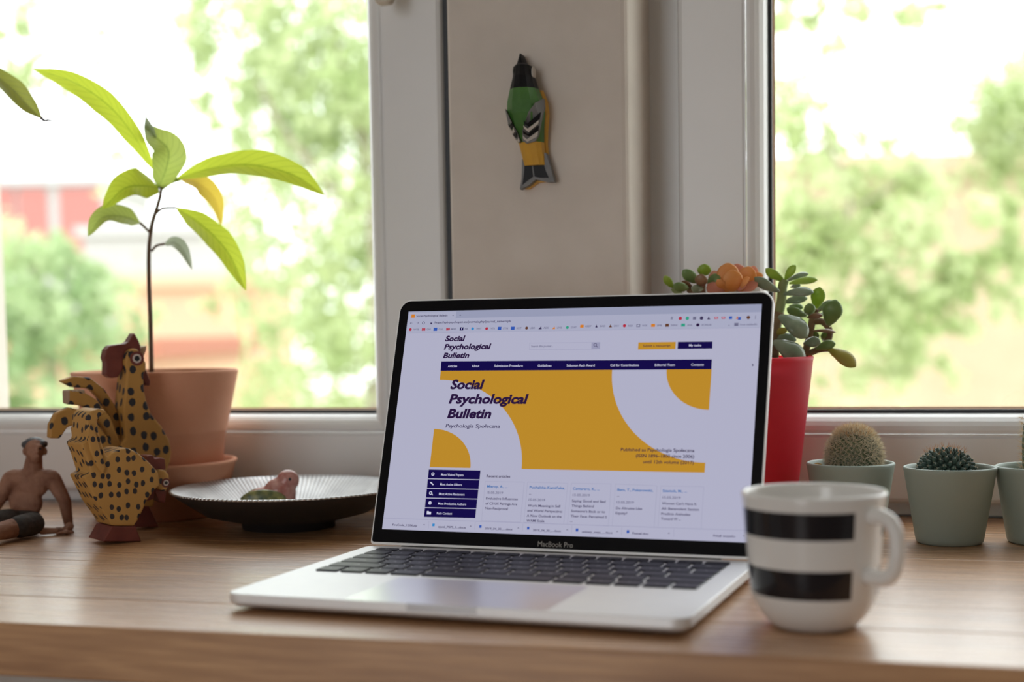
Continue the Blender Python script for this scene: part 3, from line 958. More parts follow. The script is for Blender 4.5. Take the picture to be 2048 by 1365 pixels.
spines('spines', tips, p2, [SPW, SPG], 7, .0028, .00012, 1.3)
spines('crown_spines', [t for t in tips if t[1][2] > .82], p2, [SPR, SPY], 5, .006, .00013, .6)
p3 = sage_pot('potted_cactus', desk(2083, 1085), 'tall column cactus in sage pot cut by the right picture edge')
V, Fc = lathe([(0, .052), (.0135, .053), (.015, .06), (.0155, .08), (.0145, .095), (.010, .104), (0, .108)], 32); mesh('cactus_body', V, Fc, CACT, p3, True)
spines('spines', [(np.array([.0152 * math.cos(a), .0152 * math.sin(a), z]), (math.cos(a), math.sin(a), .1)) for z in np.linspace(.056, .1, 10) for a in np.linspace(0, 6.1, 16)], p3, [SPW, SPY], 7, .0065, .00015, .9)
pb = p1.matrix_world
st = mesh('pebble', *ellipsoid((0, 0, .0045), (.0050, .0042, .0048), 8, 5), noisy(mat('ochre_stone', rough=.8), (.45, .27, .08), (.62, .42, .16), 150), None)
c1_ = desk(1701, 1071); st.location = (c1_[0] - .0265, c1_[1] - .007, .0525)
tag(st, 'small ochre pebble on the soil beside the cream-spined cactus', 'pebble')

# ------------------------------------------------------------------ leaves
def leaf(name, pts, width, tilt, m, parent, fold=.25, wave=0.0, prof=None, off=(0, 0, 0), nx=22, ny=8, thick=0.0, curl=0.0):
    """blade along a 3-D midrib; width direction between picture plane and depth"""
    P = smoothline(pts, nx)
    V = []; uv = []; Fc = []
    view = M[2]
    for i, p in enumerate(P):
        t = i / nx
        d = P[min(i + 1, nx)] - P[max(i - 1, 0)]; d /= np.linalg.norm(d)
        side = np.cross(d, view); side /= np.linalg.norm(side)
        nn = np.cross(side, d)
        th = tilt + curl * t
        wv = math.cos(th) * side + math.sin(th) * nn
        nv = -math.sin(th) * side + math.cos(th) * nn
        w = width * (math.sin(math.pi * min(t ** .8, 1)) ** .85 if prof is None else np.interp(t, prof[0], prof[1]))
        w = max(w, .0004)
        for j in range(ny + 1):
            s = j / ny * 2 - 1
            z = fold * abs(s) * w * .5 + wave * w * math.sin(9 * t + 2 * s) * abs(s)
            V.append(p + wv * s * w * .5 - nv * z - np.array(off)); uv.append((t, j / ny))
    for i in range(nx):
        for j in range(ny):
            a = i * (ny + 1) + j; Fc.append((a, a + 1, a + ny + 2, a + ny + 1))
    o = mesh(name, V, Fc, m, parent, True, uv=uv)
    return o


# terracotta pot, saucer and avocado seedling
sc = desk(320, 1031)
ds = depth(sc)
saucer = empty('plant_saucer', tuple(sc), 0, 'deep terracotta saucer under the large flower pot', 'saucer')
S_ = ds / F
mesh('dish', *lathe([(0, 0), (.058, 0), (.0605, .002), (.0745, .050), (.0765, .0525), (.0762, .0545), (.0740, .0550), (.0722, .0535), (.0705, .0500), (.0595, .007), (0, .006)], 72), TERRA, saucer, True)
plant = empty('potted_avocado', (sc[0], sc[1], .0065), 0, 'avocado seedling with lime leaves in a terracotta pot', 'potted plant')
PT = (wallp(305, 741, sc[1])[2]) - .0065
pr = [(0, 0), (.0555, 0), (.0575, .002), (.0665, PT * .55), (.0672, PT * .555), (.0675, PT * .57), (.0800, PT - .003), (.0802, PT - .001), (.0785, PT), (.0755, PT - .0005), (.0745, PT - .004), (.0720, PT - .018), (0, PT - .018)]
mesh('pot', *lathe(pr, 80), TERRA, plant, True)
mesh('soil', *lathe([(0, PT - .010), (.04, PT - .0105), (.0735, PT - .012)], 40), SOIL, plant)
off = np.array([sc[0], sc[1], .0065])
STEMB = noisy(mat('brown_stem', rough=.6), (.09, .045, .025), (.16, .09, .05), 80)
def ap(x, y, dd=0): return atd(x, y, ds - dd)
stem_px = [(303, 748), (301, 650), (298, 560), (298, 500), (303, 455), (313, 420), (320, 395), (323, 374)]
V, Fc = tube([q - off for q in smoothline([ap(*q) for q in stem_px], 28)], [.0024 - .0009 * i / 28 for i in range(29)], 10)
mesh('stem', V, Fc, STEMB, plant, True)
LG = leafmat('lime_leaf', (.56, .66, .06), (.30, .42, .03), .68)
LGY = leafmat('yellowing_leaf', (.72, .55, .08), (.62, .42, .06), .6)
LGD = leafmat('green_leaf', (.46, .56, .13), (.24, .33, .07), .6)
LGS = leafmat('grey_leaf', (.44, .50, .38), (.28, .34, .24), .35)
PX = ds / F
def avo(px, w, m, tilt=0., fold=.3, wave=.04, prof=None, curl=0.):
    n = len(px)
    leaf('leaf', [ap(*q) for q in px], w * PX, tilt, m, plant, fold, wave, prof, off, curl=curl)
PRL = ([0, .06, .25, .55, .8, .93, 1], [.03, .25, .8, 1, .72, .32, .02])
avo([(312, 345, 0), (268, 272, .02), (218, 212, .04), (150, 166, .05), (68, 138, .05)], 50, LG, .25, prof=PRL)
avo([(318, 374, 0), (333, 335, .02), (336, 300, .025), (312, 275, .02), (292, 250, .0)], 68, LGD, -.35, .4, .03, ([0, .1, .4, .7, .88, 1], [.1, .55, 1, .72, .35, .1]))
avo([(312, 276, .02), (300, 262, .01), (291, 232, .0)], 30, LGS, .3, .3, 0, ([0, .3, .7, 1], [.25, 1, .6, .05]))
avo([(352, 358, 0), (420, 338, .02), (500, 330, .045), (585, 350, .06), (648, 390, .06)], 58, LG, .35, .35, .04, PRL)
avo([(316, 376, 0), (285, 372, .025), (248, 378, .04), (206, 418, .045)], 66, LG, -.25, .3, .05, ([0, .1, .4, .7, .9, 1], [.1, .5, 1, .85, .4, .05]))
avo([(360, 359, -.01), (398, 368, -.03), (430, 400, -.04), (443, 452, -.045)], 42, LGY, .3, .3, .02)
avo([(280, 446, 0), (248, 434, .02), (205, 436, .04), (176, 473, .045)], 44, LGD, -.3, .4, .04, PRL)
avo([(352, 416, 0), (405, 452, .02), (455, 505, .035), (492, 582, .04)], 52, LG, .35, .35, .05, PRL)
avo([(330, 488, .0), (350, 486, .01), (368, 503, .015), (384, 540, .015)], 26, LGS, .4, .4, .02)
for a in ([(303, 468), (292, 457), (280, 446)], [(311, 428), (326, 417), (353, 416)], [(303, 503), (313, 492), (330, 488)], [(323, 378), (335, 366), (354, 357)], [(322, 380), (342, 366), (362, 359)], [(322, 376), (316, 360), (311, 343)], [(323, 376), (320, 374), (316, 376)]):
    V, Fc = tube([q - off for q in smoothline([ap(*q) for q in a], 8)], .0013, 8)
    mesh('petiole', V, Fc, STEMB if a[0][1] > 400 else LGD, plant, True)

# neighbouring plant whose leaf reaches into the picture from the left
np_c = np.array([-1.16, 1.17, 0])
nb = empty('leaning_houseplant', tuple(np_c), 0, 'houseplant beyond the left picture edge, one drooping leaf reaching in', 'potted plant')
mesh('pot', *lathe([(0, 0), (.045, 0), (.06, .10), (.062, .105), (.058, .105), (.055, .09), (0, .09)], 40), TERRA, nb, True)
dl = 1.36
lp = [atd(-90, 120, dl), atd(-30, 140, dl), atd(20, 175, dl), atd(55, 212, dl), atd(84, 238, dl)]
leaf('leaf', lp, 44 * dl / F, .5, leafmat('dull_leaf', (.40, .44, .08), (.25, .28, .10), .45), nb, .4, .06, PRL, np_c)
V, Fc = tube([q - np_c for q in smoothline([atd(82, 236, dl), atd(90, 242, dl), atd(97, 240, dl), atd(106, 244, dl)], 8)], [.0020, .0016, .0014, .0012, .0011, .0010, .0009, .0008, .0006], 6)
mesh('withered_tip', V, Fc, mat('withered', (.16, .13, .14), .8), nb, True)
V, Fc = tube(smoothline([(0, 0, .088), (.01, 0, .25), (.0, .01, .42), tuple(lp[0] - np_c)], 16), .0025, 8)
mesh('stem', V, Fc, STEMB, nb, True)

# ------------------------------------------------------------------ jade plant in the red pot
Rc = wallp(1490, 900, 1.268); Rc[2] = 0
dr = depth(Rc)
jade = empty('potted_jade_plant', tuple(Rc), 0, 'jade plant with plump leaves in a tall red pot behind the laptop', 'potted plant')
ZR = wallp(1490, 714, Rc[1])[2]
kx = dr / F
mesh('pot', *lathe([(0, 0), (.040, 0), (.042, .002), (.136 / 2.2 * 1.0 - .003, ZR - .004), (.0595, ZR - .001), (.0585, ZR), (.0575, ZR - .001), (.0570, ZR - .006)], 72), REDPOT, jade, True)
mesh('soil', *lathe([(0, ZR - .006), (.0555, ZR - .008)], 32), SOIL, jade)
def jm(name, c1_, c2_, edge=None, rough=.35): return noisy(mat(name, rough=rough, Subsurface_Weight=.0), c1_, c2_, 60, lo=.35, hi=.65)
JG = translucent(jm('jade_green', (.17, .28, .09), (.25, .37, .13)), .2); JD = jm('jade_greygreen', (.19, .26, .17), (.29, .36, .25), rough=.24); JL = translucent(jm('jade_lime', (.36, .52, .07), (.46, .60, .12)), .35); JR = jm('jade_red', (.20, .10, .06), (.28, .16, .08)); JO = translucent(jm('jade_olive', (.42, .38, .07), (.50, .44, .12)), .35)
JSTEM = noisy(mat('jade_stem', rough=.7), (.16, .09, .05), (.28, .20, .10), 80); JSTEMG = noisy(mat('jade_green_stem', rough=.6), (.20, .26, .10), (.28, .33, .13), 80)
def jp(x, y, dd=0): return atd(1300 + x / 4.452, 500 + y / 4.452, dr - dd)


def fat_leaf(b, t, w, m, dd=0., parent=None, o=None, tilt=.5, th=.22, name='leaf', roundness=.6):
    """obovate succulent leaf from base px to tip px"""
    p0 = jp(*b, dd); p1 = jp(*t, dd + .012)
    ax = p1 - p0; L = np.linalg.norm(ax); ax /= L
    s = np.cross(ax, M[2]); s /= np.linalg.norm(s); n = np.cross(s, ax)
    wv = math.cos(tilt) * s + math.sin(tilt) * n; nv = -math.sin(tilt) * s + math.cos(tilt) * n
    w = w * 1.2 / 4.452 * kx
    V = []; Fc = []; nr, sg = 12, 12
    for i in range(nr + 1):
        u = i / nr
        prof_ = max(.12 if u < .3 else .0, 0) * (1 - u) + math.sin(math.pi * min(1, u ** 1.5 * .98 + .01)) ** roundness
        prof_ = max(prof_, .04)
        for k in range(sg):
            a = 2 * math.pi * k / sg
            V.append(p0 + ax * L * u + wv * w * .5 * prof_ * math.cos(a) + nv * (w * th * prof_ * math.sin(a) - .18 * w * math.sin(math.pi * u)) - o)
    for i in range(nr):
        for k in range(sg):
            Fc.append((i * sg + k, i * sg + (k + 1) % sg, (i + 1) * sg + (k + 1) % sg, (i + 1) * sg + k))
    Fc.append(tuple(range(sg))); Fc.append(tuple(nr * sg + k for k in range(sg)))
    return mesh(name, V, Fc, m, parent, True)


for b, t, w, m, dd, ti in [((1190, 275), (1030, 168), 74, JL, 0, .5), ((1200, 268), (1296, 138), 66, JL, 0, .4), ((1215, 280), (1412, 214), 66, JD, -.01, .9), ((1240, 300), (1492, 268), 70, JL, 0, .6), ((1150, 372), (932, 245), 92, JD, .01, .7),
                           ((1188, 395), (1458, 378), 92, JD, .01, .7), ((1190, 470), (1402, 432), 84, JD, -.01, .6), ((1392, 592), (1220, 520), 78, JG, 0, .5), ((1425, 585), (1413, 478), 88, JG, .01, .2), ((1478, 520), (1512, 333), 108, JL, 0, .3),
                           ((1478, 562), (1622, 455), 62, JD, -.01, .7), ((1588, 672), (1655, 446), 146, JG, .02, .25), ((1150, 588), (1398, 782), 168, JD, .02, .45), ((1110, 742), (1222, 720), 60, JO, 0, .5), ((1105, 800), (1302, 805), 104, JD, 0, .6),
                           ((1098, 815), (1372, 1005), 170, JD, .03, .4), ((1368, 832), (1518, 828), 92, JD, .02, .5), ((1478, 882), (1652, 838), 84, JG, .01, .5), ((1588, 885), (1832, 1040), 122, JO, .02, .35), ((1448, 722), (1655, 735), 42, JR, .01, .8),
                           ((1398, 602), (1532, 590), 58, JR, .015, .7), ((1465, 812), (1472, 725), 66, JG, -.01, .4), ((1545, 815), (1562, 735), 60, JG, -.01, .5), ((1240, 500), (1360, 520), 60, JG, -.02, .5), ((1560, 560), (1500, 585), 40, JG, -.02, .5), ((1250, 330), (1340, 320), 50, JD, -.02, .6),
                           ((430, 292), (294, 180), 92, JG, 0, .4), ((482, 228), (484, 128), 106, JL, -.01, .2), ((452, 325), (462, 218), 96, JR, .015, .3), ((508, 292), (628, 250), 88, JG, 0, .4), ((205, 335), (128, 232), 62, JL, 0, .4), ((342, 345), (208, 312), 80, JG, .01, .5), ((372, 335), (284, 280), 56, JR, 0, .6), ((470, 352), (368, 335), 66, JD, .01, .5)]:
    fat_leaf(b, t, w, m, dd, jade, Rc, ti)
for pts, r, m in (([(1195, 270), (1180, 330), (1165, 480), (1130, 660), (1105, 960)], .0042, JSTEMG), ([(1150, 560), (1120, 700), (1100, 960)], .0046, JSTEM), ([(1450, 590), (1435, 690), (1415, 790), (1370, 960)], .0032, JSTEM), ([(1480, 530), (1450, 620)], .0028, JSTEM), ([(1590, 690), (1600, 760), (1560, 850), (1470, 900), (1360, 950)], .003, JSTEM), ([(1590, 690), (1530, 640), (1450, 640)], .003, JSTEM),
                  ([(1600, 885), (1500, 895), (1380, 945)], .0024, JSTEM), ([(455, 300), (470, 450), (560, 700), (700, 960)], .004, JSTEM), ([(205, 335), (330, 470), (520, 640)], .003, JSTEMG), ([(345, 345), (420, 430), (480, 500)], .003, JSTEM)):
    V, Fc = tube([q - Rc for q in smoothline([jp(*q) for q in pts], 14)], r, 9)
    mesh('stem', V, Fc, m, jade, True)
ORA = translucent(noisy(mat('orange_petal', rough=.45), (.80, .38, .10), (.88, .50, .22), 60), .35); ORP = translucent(noisy(mat('pink_petal', rough=.45), (.80, .40, .30), (.84, .46, .33), 60), .35)
for b, t, w, m, dd, ti in [((740, 370), (725, 180), 150, ORA, .02, .1), ((700, 380), (690, 118), 170, ORA, 0, .15), ((800, 380), (770, 125), 150, ORP, -.01, .2), ((830, 370), (890, 150), 140, ORA, .005, .2), ((860, 380), (930, 145), 110, ORP, -.015, .3), ((850, 370), (1000, 215), 110, ORA, -.005, .5),
                           ((640, 370), (560, 190), 120, ORP, -.015, .3), ((650, 390), (520, 300), 110, ORP, .0, .6), ((690, 350), (600, 265), 70, ORA, .02, .7), ((800, 345), (885, 248), 60, ORA, .025, .8), ((780, 360), (860, 300), 60, ORP, .02, .7), ((830, 380), (960, 300), 90, ORP, .01, .7)]:
    fat_leaf(b, t, w, m, dd, jade, Rc, ti, .12, 'orange_rosette_leaf', .5)
V, Fc = tube([q - Rc for q in smoothline([jp(745, 350), jp(760, 600), jp(770, 960)], 10)], .005, 9)
mesh('stem', V, Fc, JSTEM, jade, True)

# ------------------------------------------------------------------ dish with carved leaves, pink bird in it
bc = desk(578, 1054)
bowl = empty('decorative_dish', tuple(bc), 0, 'dark shallow footed dish with silvery ribbed inside', 'dish')
def ribbed():
    m = mat('ribbed_silver', (.6, .6, .6), .36, metal=.85)
    nt, b, N, L = nodes(m)
    tc = N('ShaderNodeTexCoord'); g_ = N('ShaderNodeTexGradient'); g_.gradient_type = 'RADIAL'; L(tc.outputs['Object'], g_.inputs[0])
    ml = N('ShaderNodeMath'); ml.operation = 'MULTIPLY'; ml.inputs[1].default_value = 900; L(g_.outputs['Fac'], ml.inputs[0])
    sn = N('ShaderNodeMath'); sn.operation = 'SINE'; L(ml.outputs[0], sn.inputs[0])
    nz = N('ShaderNodeTexNoise'); nz.inputs['Scale'].default_value = 45; L(tc.outputs['Object'], nz.inputs['Vector'])
    r = N('ShaderNodeValToRGB'); r.color_ramp.elements[0].color = (.35, .35, .36, 1); r.color_ramp.elements[1].color = (.92, .93, .94, 1)
    ad = N('ShaderNodeMath'); ad.operation = 'MULTIPLY_ADD'; ad.inputs[1].default_value = .28; L(sn.outputs[0], ad.inputs[0]); L(nz.outputs['Fac'], ad.inputs[2]); L(ad.outputs[0], r.inputs[0]); L(r.outputs[0], b.inputs['Base Color'])
    bp = N('ShaderNodeBump'); bp.inputs['Strength'].default_value = .6; bp.inputs['Distance'].default_value = .001; L(sn.outputs[0], bp.inputs['Height']); L(bp.outputs[0], b.inputs['Normal'])
    return m
RIB = ribbed()
zr = wallp(578, 977, bc[1])[2]
BR = 231 * depth(bc) / F
prof = [(0, .004), (.036, .004), (.037, 0), (.042, 0), (.043, .006), (.075, .014), (.098, zr - .006), (BR, zr), (BR + .0004, zr + .0012), (BR - .002, zr + .0016), (.096, zr - .003), (.072, .0175), (.040, .0115), (0, .0105)]
V, Fc = lathe(prof, 96)
mi = [1 if (np.mean([V[i][2] for i in f_]) > np.interp(math.hypot(*np.mean([V[i][:2] for i in f_], axis=0)), [0, .04, .075, BR], [.007, .0095, .0158, zr + .0005])) else 0 for f_ in Fc]
mesh('dish_body', V, Fc, [BOWLM, RIB], bowl, True, mi)
def reliefleaf(x, y, rz, s):
    pts = []
    for k in range(40):
        t = 2 * math.pi * k / 40
        r = 1 + .22 * math.cos(6 * t)
        pts.append((s * .55 * r * math.cos(t), s * r * math.sin(t)))
    c_, s_ = math.cos(rz), math.sin(rz)
    V = []
    for dz in (0, .0012):
        for px, py in pts:
            X = x + c_ * px - s_ * py; Y = y + s_ * px + c_ * py
            rr2 = math.hypot(X, Y); V.append((X, Y, np.interp(rr2, [0, .040, .072, .096, BR], [.0105, .0115, .0175, zr - .003, zr]) + .0002 + dz))
    n = 40
    mesh('leaf_relief', V, [tuple(range(n, 2 * n))] + [(i, (i + 1) % n, n + (i + 1) % n, n + i) for i in range(n)], RIB, bowl, True)
for a, r in ((.4, .062), (.9, .066), (1.6, .06), (2.3, .064), (3.0, .06), (-.5, .06), (-1.2, .06), (3.9, .06)):
    reliefleaf(r * math.cos(a), r * math.sin(a), a + .6, .012)
bp_ = atd(548, 992, depth(bc) - .005)
zin = .0112
bird = empty('ceramic_bird', (bp_[0], bp_[1], zin), 0, 'small pink and green ceramic bird sitting in the dark dish', 'figurine')
kb = depth(bc) / F * 1.2
sidev = M[0].copy(); sidev[2] = 0; sidev /= np.linalg.norm(sidev); fwdv = np.array([-sidev[1], sidev[0], 0])
def bpt(px, py, dd=0):  # px from bird centre, py height px above the dish floor
    return sidev * (px * kb) + np.array([0, 0, py * kb]) - fwdv * dd
rotb = np.column_stack([sidev, fwdv, [0, 0, 1]])
PINK = noisy(mat('pink_glaze', rough=.25), (.42, .13, .11), (.66, .38, .33), 110); GREENG = noisy(mat('green_glaze', rough=.3), (.06, .10, .05), (.42, .40, .14), 130)
organic('bird_body', [ellipsoid(bpt(-6, 24), (.024, .015, .014), rot=rotb), ellipsoid(bpt(10, 38), (.015, .0125, .014), rot=rotb), ellipsoid(bpt(24, 58), (.0105, .0095, .0098), rot=rotb), capsule(bpt(-30, 22), bpt(-60, 16), .008, .004), capsule(bpt(30, 60), bpt(41, 59), .004, .0012)], .0012, 5, PINK, bird)
for sgn in (-1, 1):
    organic('wing', [ellipsoid(bpt(-14, 27, sgn * .0125), (.022, .0045, .0105), rot=rotb), capsule(bpt(-28, 24, sgn * .011), bpt(-54, 17, sgn * .007), .005, .002)], .0011, 4, GREENG, bird)
    V, Fc = ellipsoid(bpt(29, 61, sgn * .0083), (.0016, .001, .0016), 10, 6); mesh('eye', V, Fc, CHINAB, bird, True)

# ------------------------------------------------------------------ wooden rooster and hen
def side_profile(pts, base, ang, yo):
    """photo outline carried onto the figure's own flat side, a vertical plane through its foot"""
    e = np.array([math.cos(ang), math.sin(ang), 0]); n = np.array([-math.sin(ang), math.cos(ang), 0])
    o = np.array(base) + n * yo
    out = []
    for x, y in pts:
        d = ray(x / 2.904, 640 + y / 2.904); t = (o - CAM).dot(n) / d.dot(n); q = CAM + d * t - o
        out.append((float(q.dot(e)), float(q[2])))
    return out


YAWV = math.atan2(M[0][1], M[0][0])     # picture-plane direction in plan
def fowl(name, base, ang, label):
    return empty(name, tuple(base), YAWV + ang, label, 'figurine')


def eye(parent, x, z, t, r):
    for rr3, m, e in ((r, REDWOOD, .0002), (r * .62, mat('eye_white', (.7, .6, .55), .5), .0004), (r * .38, CHINAB, .0006)):
        n = 18
        mesh('eye', [(x + rr3 * math.cos(2 * math.pi * k / n), -t / 2 - e, z + rr3 * math.sin(2 * math.pi * k / n)) for k in range(n)], [tuple(range(n))], m, parent)


hb = desk(236, 1083)
ph = F / depth(hb) * 2.904
AH = math.radians(38); cA = math.cos(AH)
hen = fowl('wooden_hen', hb, AH, 'spotted wooden hen pecking downwards, in front of the taller rooster')
TH = .034
hp_ = lambda pts, yo=-.017: [(x, max(z, 0)) for x, z in side_profile(pts, hb, YAWV + AH, yo)]
HB = [(505, 560), (530, 530), (575, 515), (612, 522), (616, 545), (585, 560), (565, 585), (572, 640), (600, 740), (625, 800), (655, 772), (700, 750), (745, 745), (800, 772), (860, 822), (920, 885), (930, 940), (925, 968), (900, 990), (870, 1030), (848, 1062), (835, 1100), (805, 1160), (785, 1198), (655, 1198), (610, 1130), (560, 1060), (520, 975), (488, 912), (528, 890), (500, 800), (468, 718), (500, 700)]
bevel(mesh('body', *prism(hp_(HB), TH), SPOT_H, hen), .0016, 2, 25)
bevel(mesh('head', *prism(hp_([(915, 890), (940, 872), (975, 876), (998, 905), (1002, 950), (992, 990), (965, 1002), (935, 985), (915, 960)]), TH * .7), SPOT_H, hen), .0015, 2, 25)
bevel(mesh('comb', *prism(hp_([(868, 842), (878, 795), (915, 790), (925, 812), (960, 806), (985, 812), (992, 875), (960, 882), (925, 890)]), TH * .45), REDWOOD, hen), .0008)
bevel(mesh('beak', *prism(hp_([(930, 975), (975, 985), (996, 1000), (990, 1075), (955, 1060), (930, 1010)]), TH * .4), REDWOOD, hen), .0008)
bevel(mesh('wattle', *prism(hp_([(915, 965), (930, 1000), (920, 1050), (880, 1060), (840, 1070), (860, 1030), (890, 995)]), TH * .4), REDWOOD, hen), .0008)
bevel(mesh('foot_block', *prism(hp_([(650, 1200), (790, 1200), (822, 1290), (600, 1290)]), TH), REDWOOD, hen), .001)
ex, ez_ = hp_([(978, 950)])[0]
eye(hen, ex, ez_, TH * .7, .0042)
# slanted feather grooves as raised tail blade
bevel(mesh('tail_feather', *prism(hp_([(500, 640), (522, 600), (548, 640), (580, 760), (612, 850), (600, 900), (560, 850), (520, 760)]), TH + .004), SPOT_H, hen), .0014, 2, 25)

rb_ = desk(297, 1056)
pr_ = F / depth(rb_) * 2.904
AR = math.radians(33); cA = math.cos(AR)
roo = fowl('wooden_rooster', rb_, AR, 'tall spotted wooden rooster with red comb in front of terracotta pot')
TR = .028
hp_ = lambda pts, yo=-.014: [(x, max(z, 0)) for x, z in side_profile(pts, rb_, YAWV + AR, yo)]
RB = [(738, 300), (728, 250), (738, 190), (768, 165), (800, 170), (818, 200), (850, 250), (850, 290), (834, 320), (838, 400), (850, 470), (880, 550), (940, 620), (985, 700), (998, 770), (990, 830), (960, 900), (915, 1000), (890, 1090), (800, 1090), (740, 1010), (690, 900), (670, 800), (690, 740), (730, 690), (722, 600), (715, 520), (728, 420)]
bevel(mesh('body', *prism(hp_(RB), TR), SPOT_R, roo), .0018, 2, 25)
bevel(mesh('foot_block', *prism(hp_([(795, 1085), (865, 1080), (925, 1205), (775, 1205)]), TR), REDWOOD, roo), .001)
bevel(mesh('comb', *prism(hp_([(622, 222), (632, 175), (655, 150), (745, 138), (762, 128), (795, 75), (822, 122), (832, 150), (832, 205), (800, 180), (765, 168), (740, 195), (728, 240), (732, 280), (700, 335), (660, 340), (630, 320), (632, 250)]), TR * .5), REDWOOD, roo), .001)
bevel(mesh('beak', *prism(hp_([(815, 195), (840, 160), (868, 150), (866, 178), (848, 222)]), TR * .45), RAWWOOD, roo), .0008)
bevel(mesh('wattle', *prism(hp_([(842, 262), (862, 280), (892, 360), (888, 385), (862, 382), (846, 340)]), TR * .4), REDWOOD, roo), .0008)
ex, ez_ = hp_([(795, 225)])[0]
eye(roo, ex, ez_, TR, .0066)
# three sickle feathers fanned across the thickness
for pts, yo, rz, m in (([(745, 720), (715, 620), (665, 490), (605, 400), (525, 335), (430, 328), (352, 356), (420, 392), (520, 400), (570, 450), (620, 540), (660, 650), (690, 760)], .006, 0, SPOT_R),
                       ([(720, 760), (690, 690), (645, 570), (560, 462), (470, 410), (395, 408), (392, 492), (480, 500), (540, 545), (600, 640), (660, 790)], -.006, 0, SPOT_R),
                       ([(690, 800), (640, 700), (560, 600), (480, 530), (400, 508), (325, 545), (292, 610), (288, 690), (350, 690), (392, 625), (440, 610), (520, 680), (600, 780), (660, 860)], -.014, 0, SPOT_R)):
    o = mesh('tail_feather', *prism(hp_(pts, yo - .005), .0105), m, roo); o.location = (0, yo, 0); bevel(o, .0016, 2, 25)
ec = hp_([(400, 410), (394, 490)])
o = mesh('end_grain', *box(ec[1][0] - .0012, ec[1][0] + .0165, -.0112, -.0012, ec[1][1], ec[0][1]), RAWWOOD, roo); bevel(o, .0015)

# ------------------------------------------------------------------ clay man
mb = desk(45, 1062)
dmn = depth(mb)
man = empty('clay_figurine', tuple(mb), 0, 'small brown clay figurine of a reclining man in dark trunks', 'figurine')
km = dmn / F / 2.904
def mp(x, y, dd=0): return atd(x / 2.904, 640 + y / 2.904, dmn - dd) - mb
def mg(x, y, z): return desk(x / 2.904, 640 + y / 2.904, z) - mb
r_ = lambda v: v * km
pel = mp(130, 1165, .004); pel[2] = .012
parts = [capsule(mp(203, 745, .003), mp(203, 765, .004), r_(58), r_(52)), capsule(mp(203, 775, .006), mp(207, 800, .007), r_(45), r_(34)),      # skull, jaw
         capsule(mp(200, 795), mp(190, 880), r_(46), r_(58)),                                            # neck
         capsule(mp(80, 925), mp(290, 925), r_(58), r_(58)), ellipsoid(mp(170, 960), (r_(125), r_(62), r_(85))), ellipsoid(mp(150, 1060), (r_(108), r_(56), r_(95))), ellipsoid(pel, (r_(115), r_(70), r_(62))),
         capsule(mp(305, 925), mp(375, 1050, -.002), r_(50), r_(38)), capsule(mp(375, 1050, -.002), mg(398, 1185, .005), r_(38), r_(27)),
         capsule(mp(60, 925), mp(0, 1040, .002), r_(48), r_(38)), capsule(mp(0, 1040, .002), mg(-75, 1180, .005), r_(36), r_(27)),
         # hip and outstretched leg towards the left, folded leg behind
         capsule(mg(190, 1185, .011), mg(20, 1225, .011), r_(62), r_(52)), capsule(mg(20, 1225, .011), mg(-190, 1290, .008), r_(48), r_(34)), capsule(mg(-190, 1290, .007), mg(-225, 1300, .014), r_(26), r_(18)),
         capsule(mg(60, 1160, .012), mg(-120, 1170, .014), r_(56), r_(46)), capsule(mg(-120, 1170, .014), mg(-260, 1200, .008), r_(44), r_(32)),
         # nose, brow, ears, lips
         capsule(mp(212, 742, .0115), mp(216, 768, .0135), r_(8), r_(13)), capsule(mp(180, 733, .0105), mp(238, 733, .0105), r_(10), r_(10)), ellipsoid(mp(142, 765, .002), (r_(12), r_(14), r_(24))), ellipsoid(mp(264, 765, .002), (r_(12), r_(14), r_(24))), capsule(mp(196, 793, .0115), mp(226, 793, .0115), r_(8), r_(8))]
# hand on the desk with fingers
hw = mg(405, 1200, .004)
parts.append(capsule(hw, mg(385, 1222, .0035), r_(26), r_(24)))
for k, (fx, fy, fl) in enumerate(((330, 1212, 0), (318, 1224, 0), (318, 1235, 0), (332, 1245, 0), (425, 1235, 0))):
    parts.append(capsule(mg(385, 1218 + 4 * k, .003), mg(fx, fy, .0022), r_(12), r_(9)))
parts.append(capsule(mg(330, 1226, .004), mg(245, 1228, .0045), r_(17), r_(22)))
organic('body', parts, .0010, 4, CLAY, man)
hairp = [ellipsoid(mp(202, 716, .0), (r_(60), r_(60), r_(36))), ellipsoid(mp(150, 725, .003), (r_(20), r_(36), r_(24))), ellipsoid(mp(254, 722, .003), (r_(18), r_(36), r_(22)))]
organic('hair', hairp, .0009, 3, HAIRM, man)
organic('trunks', [ellipsoid(pel + np.array([0, 0, .0005]), (r_(121), r_(77), r_(56))), capsule(mg(190, 1185, .0115), mg(110, 1203, .0118), r_(67), r_(64)), capsule(mg(60, 1160, .0125), mg(-20, 1165, .0135), r_(62), r_(58))], .0010, 4, CLAYD, man)
for ex_ in (185, 235):
    V, Fc = ellipsoid(mp(ex_, 750, .0098), (r_(9), r_(5), r_(6)), 10, 6); mesh('eye', V, Fc, CLAYD, man, True)

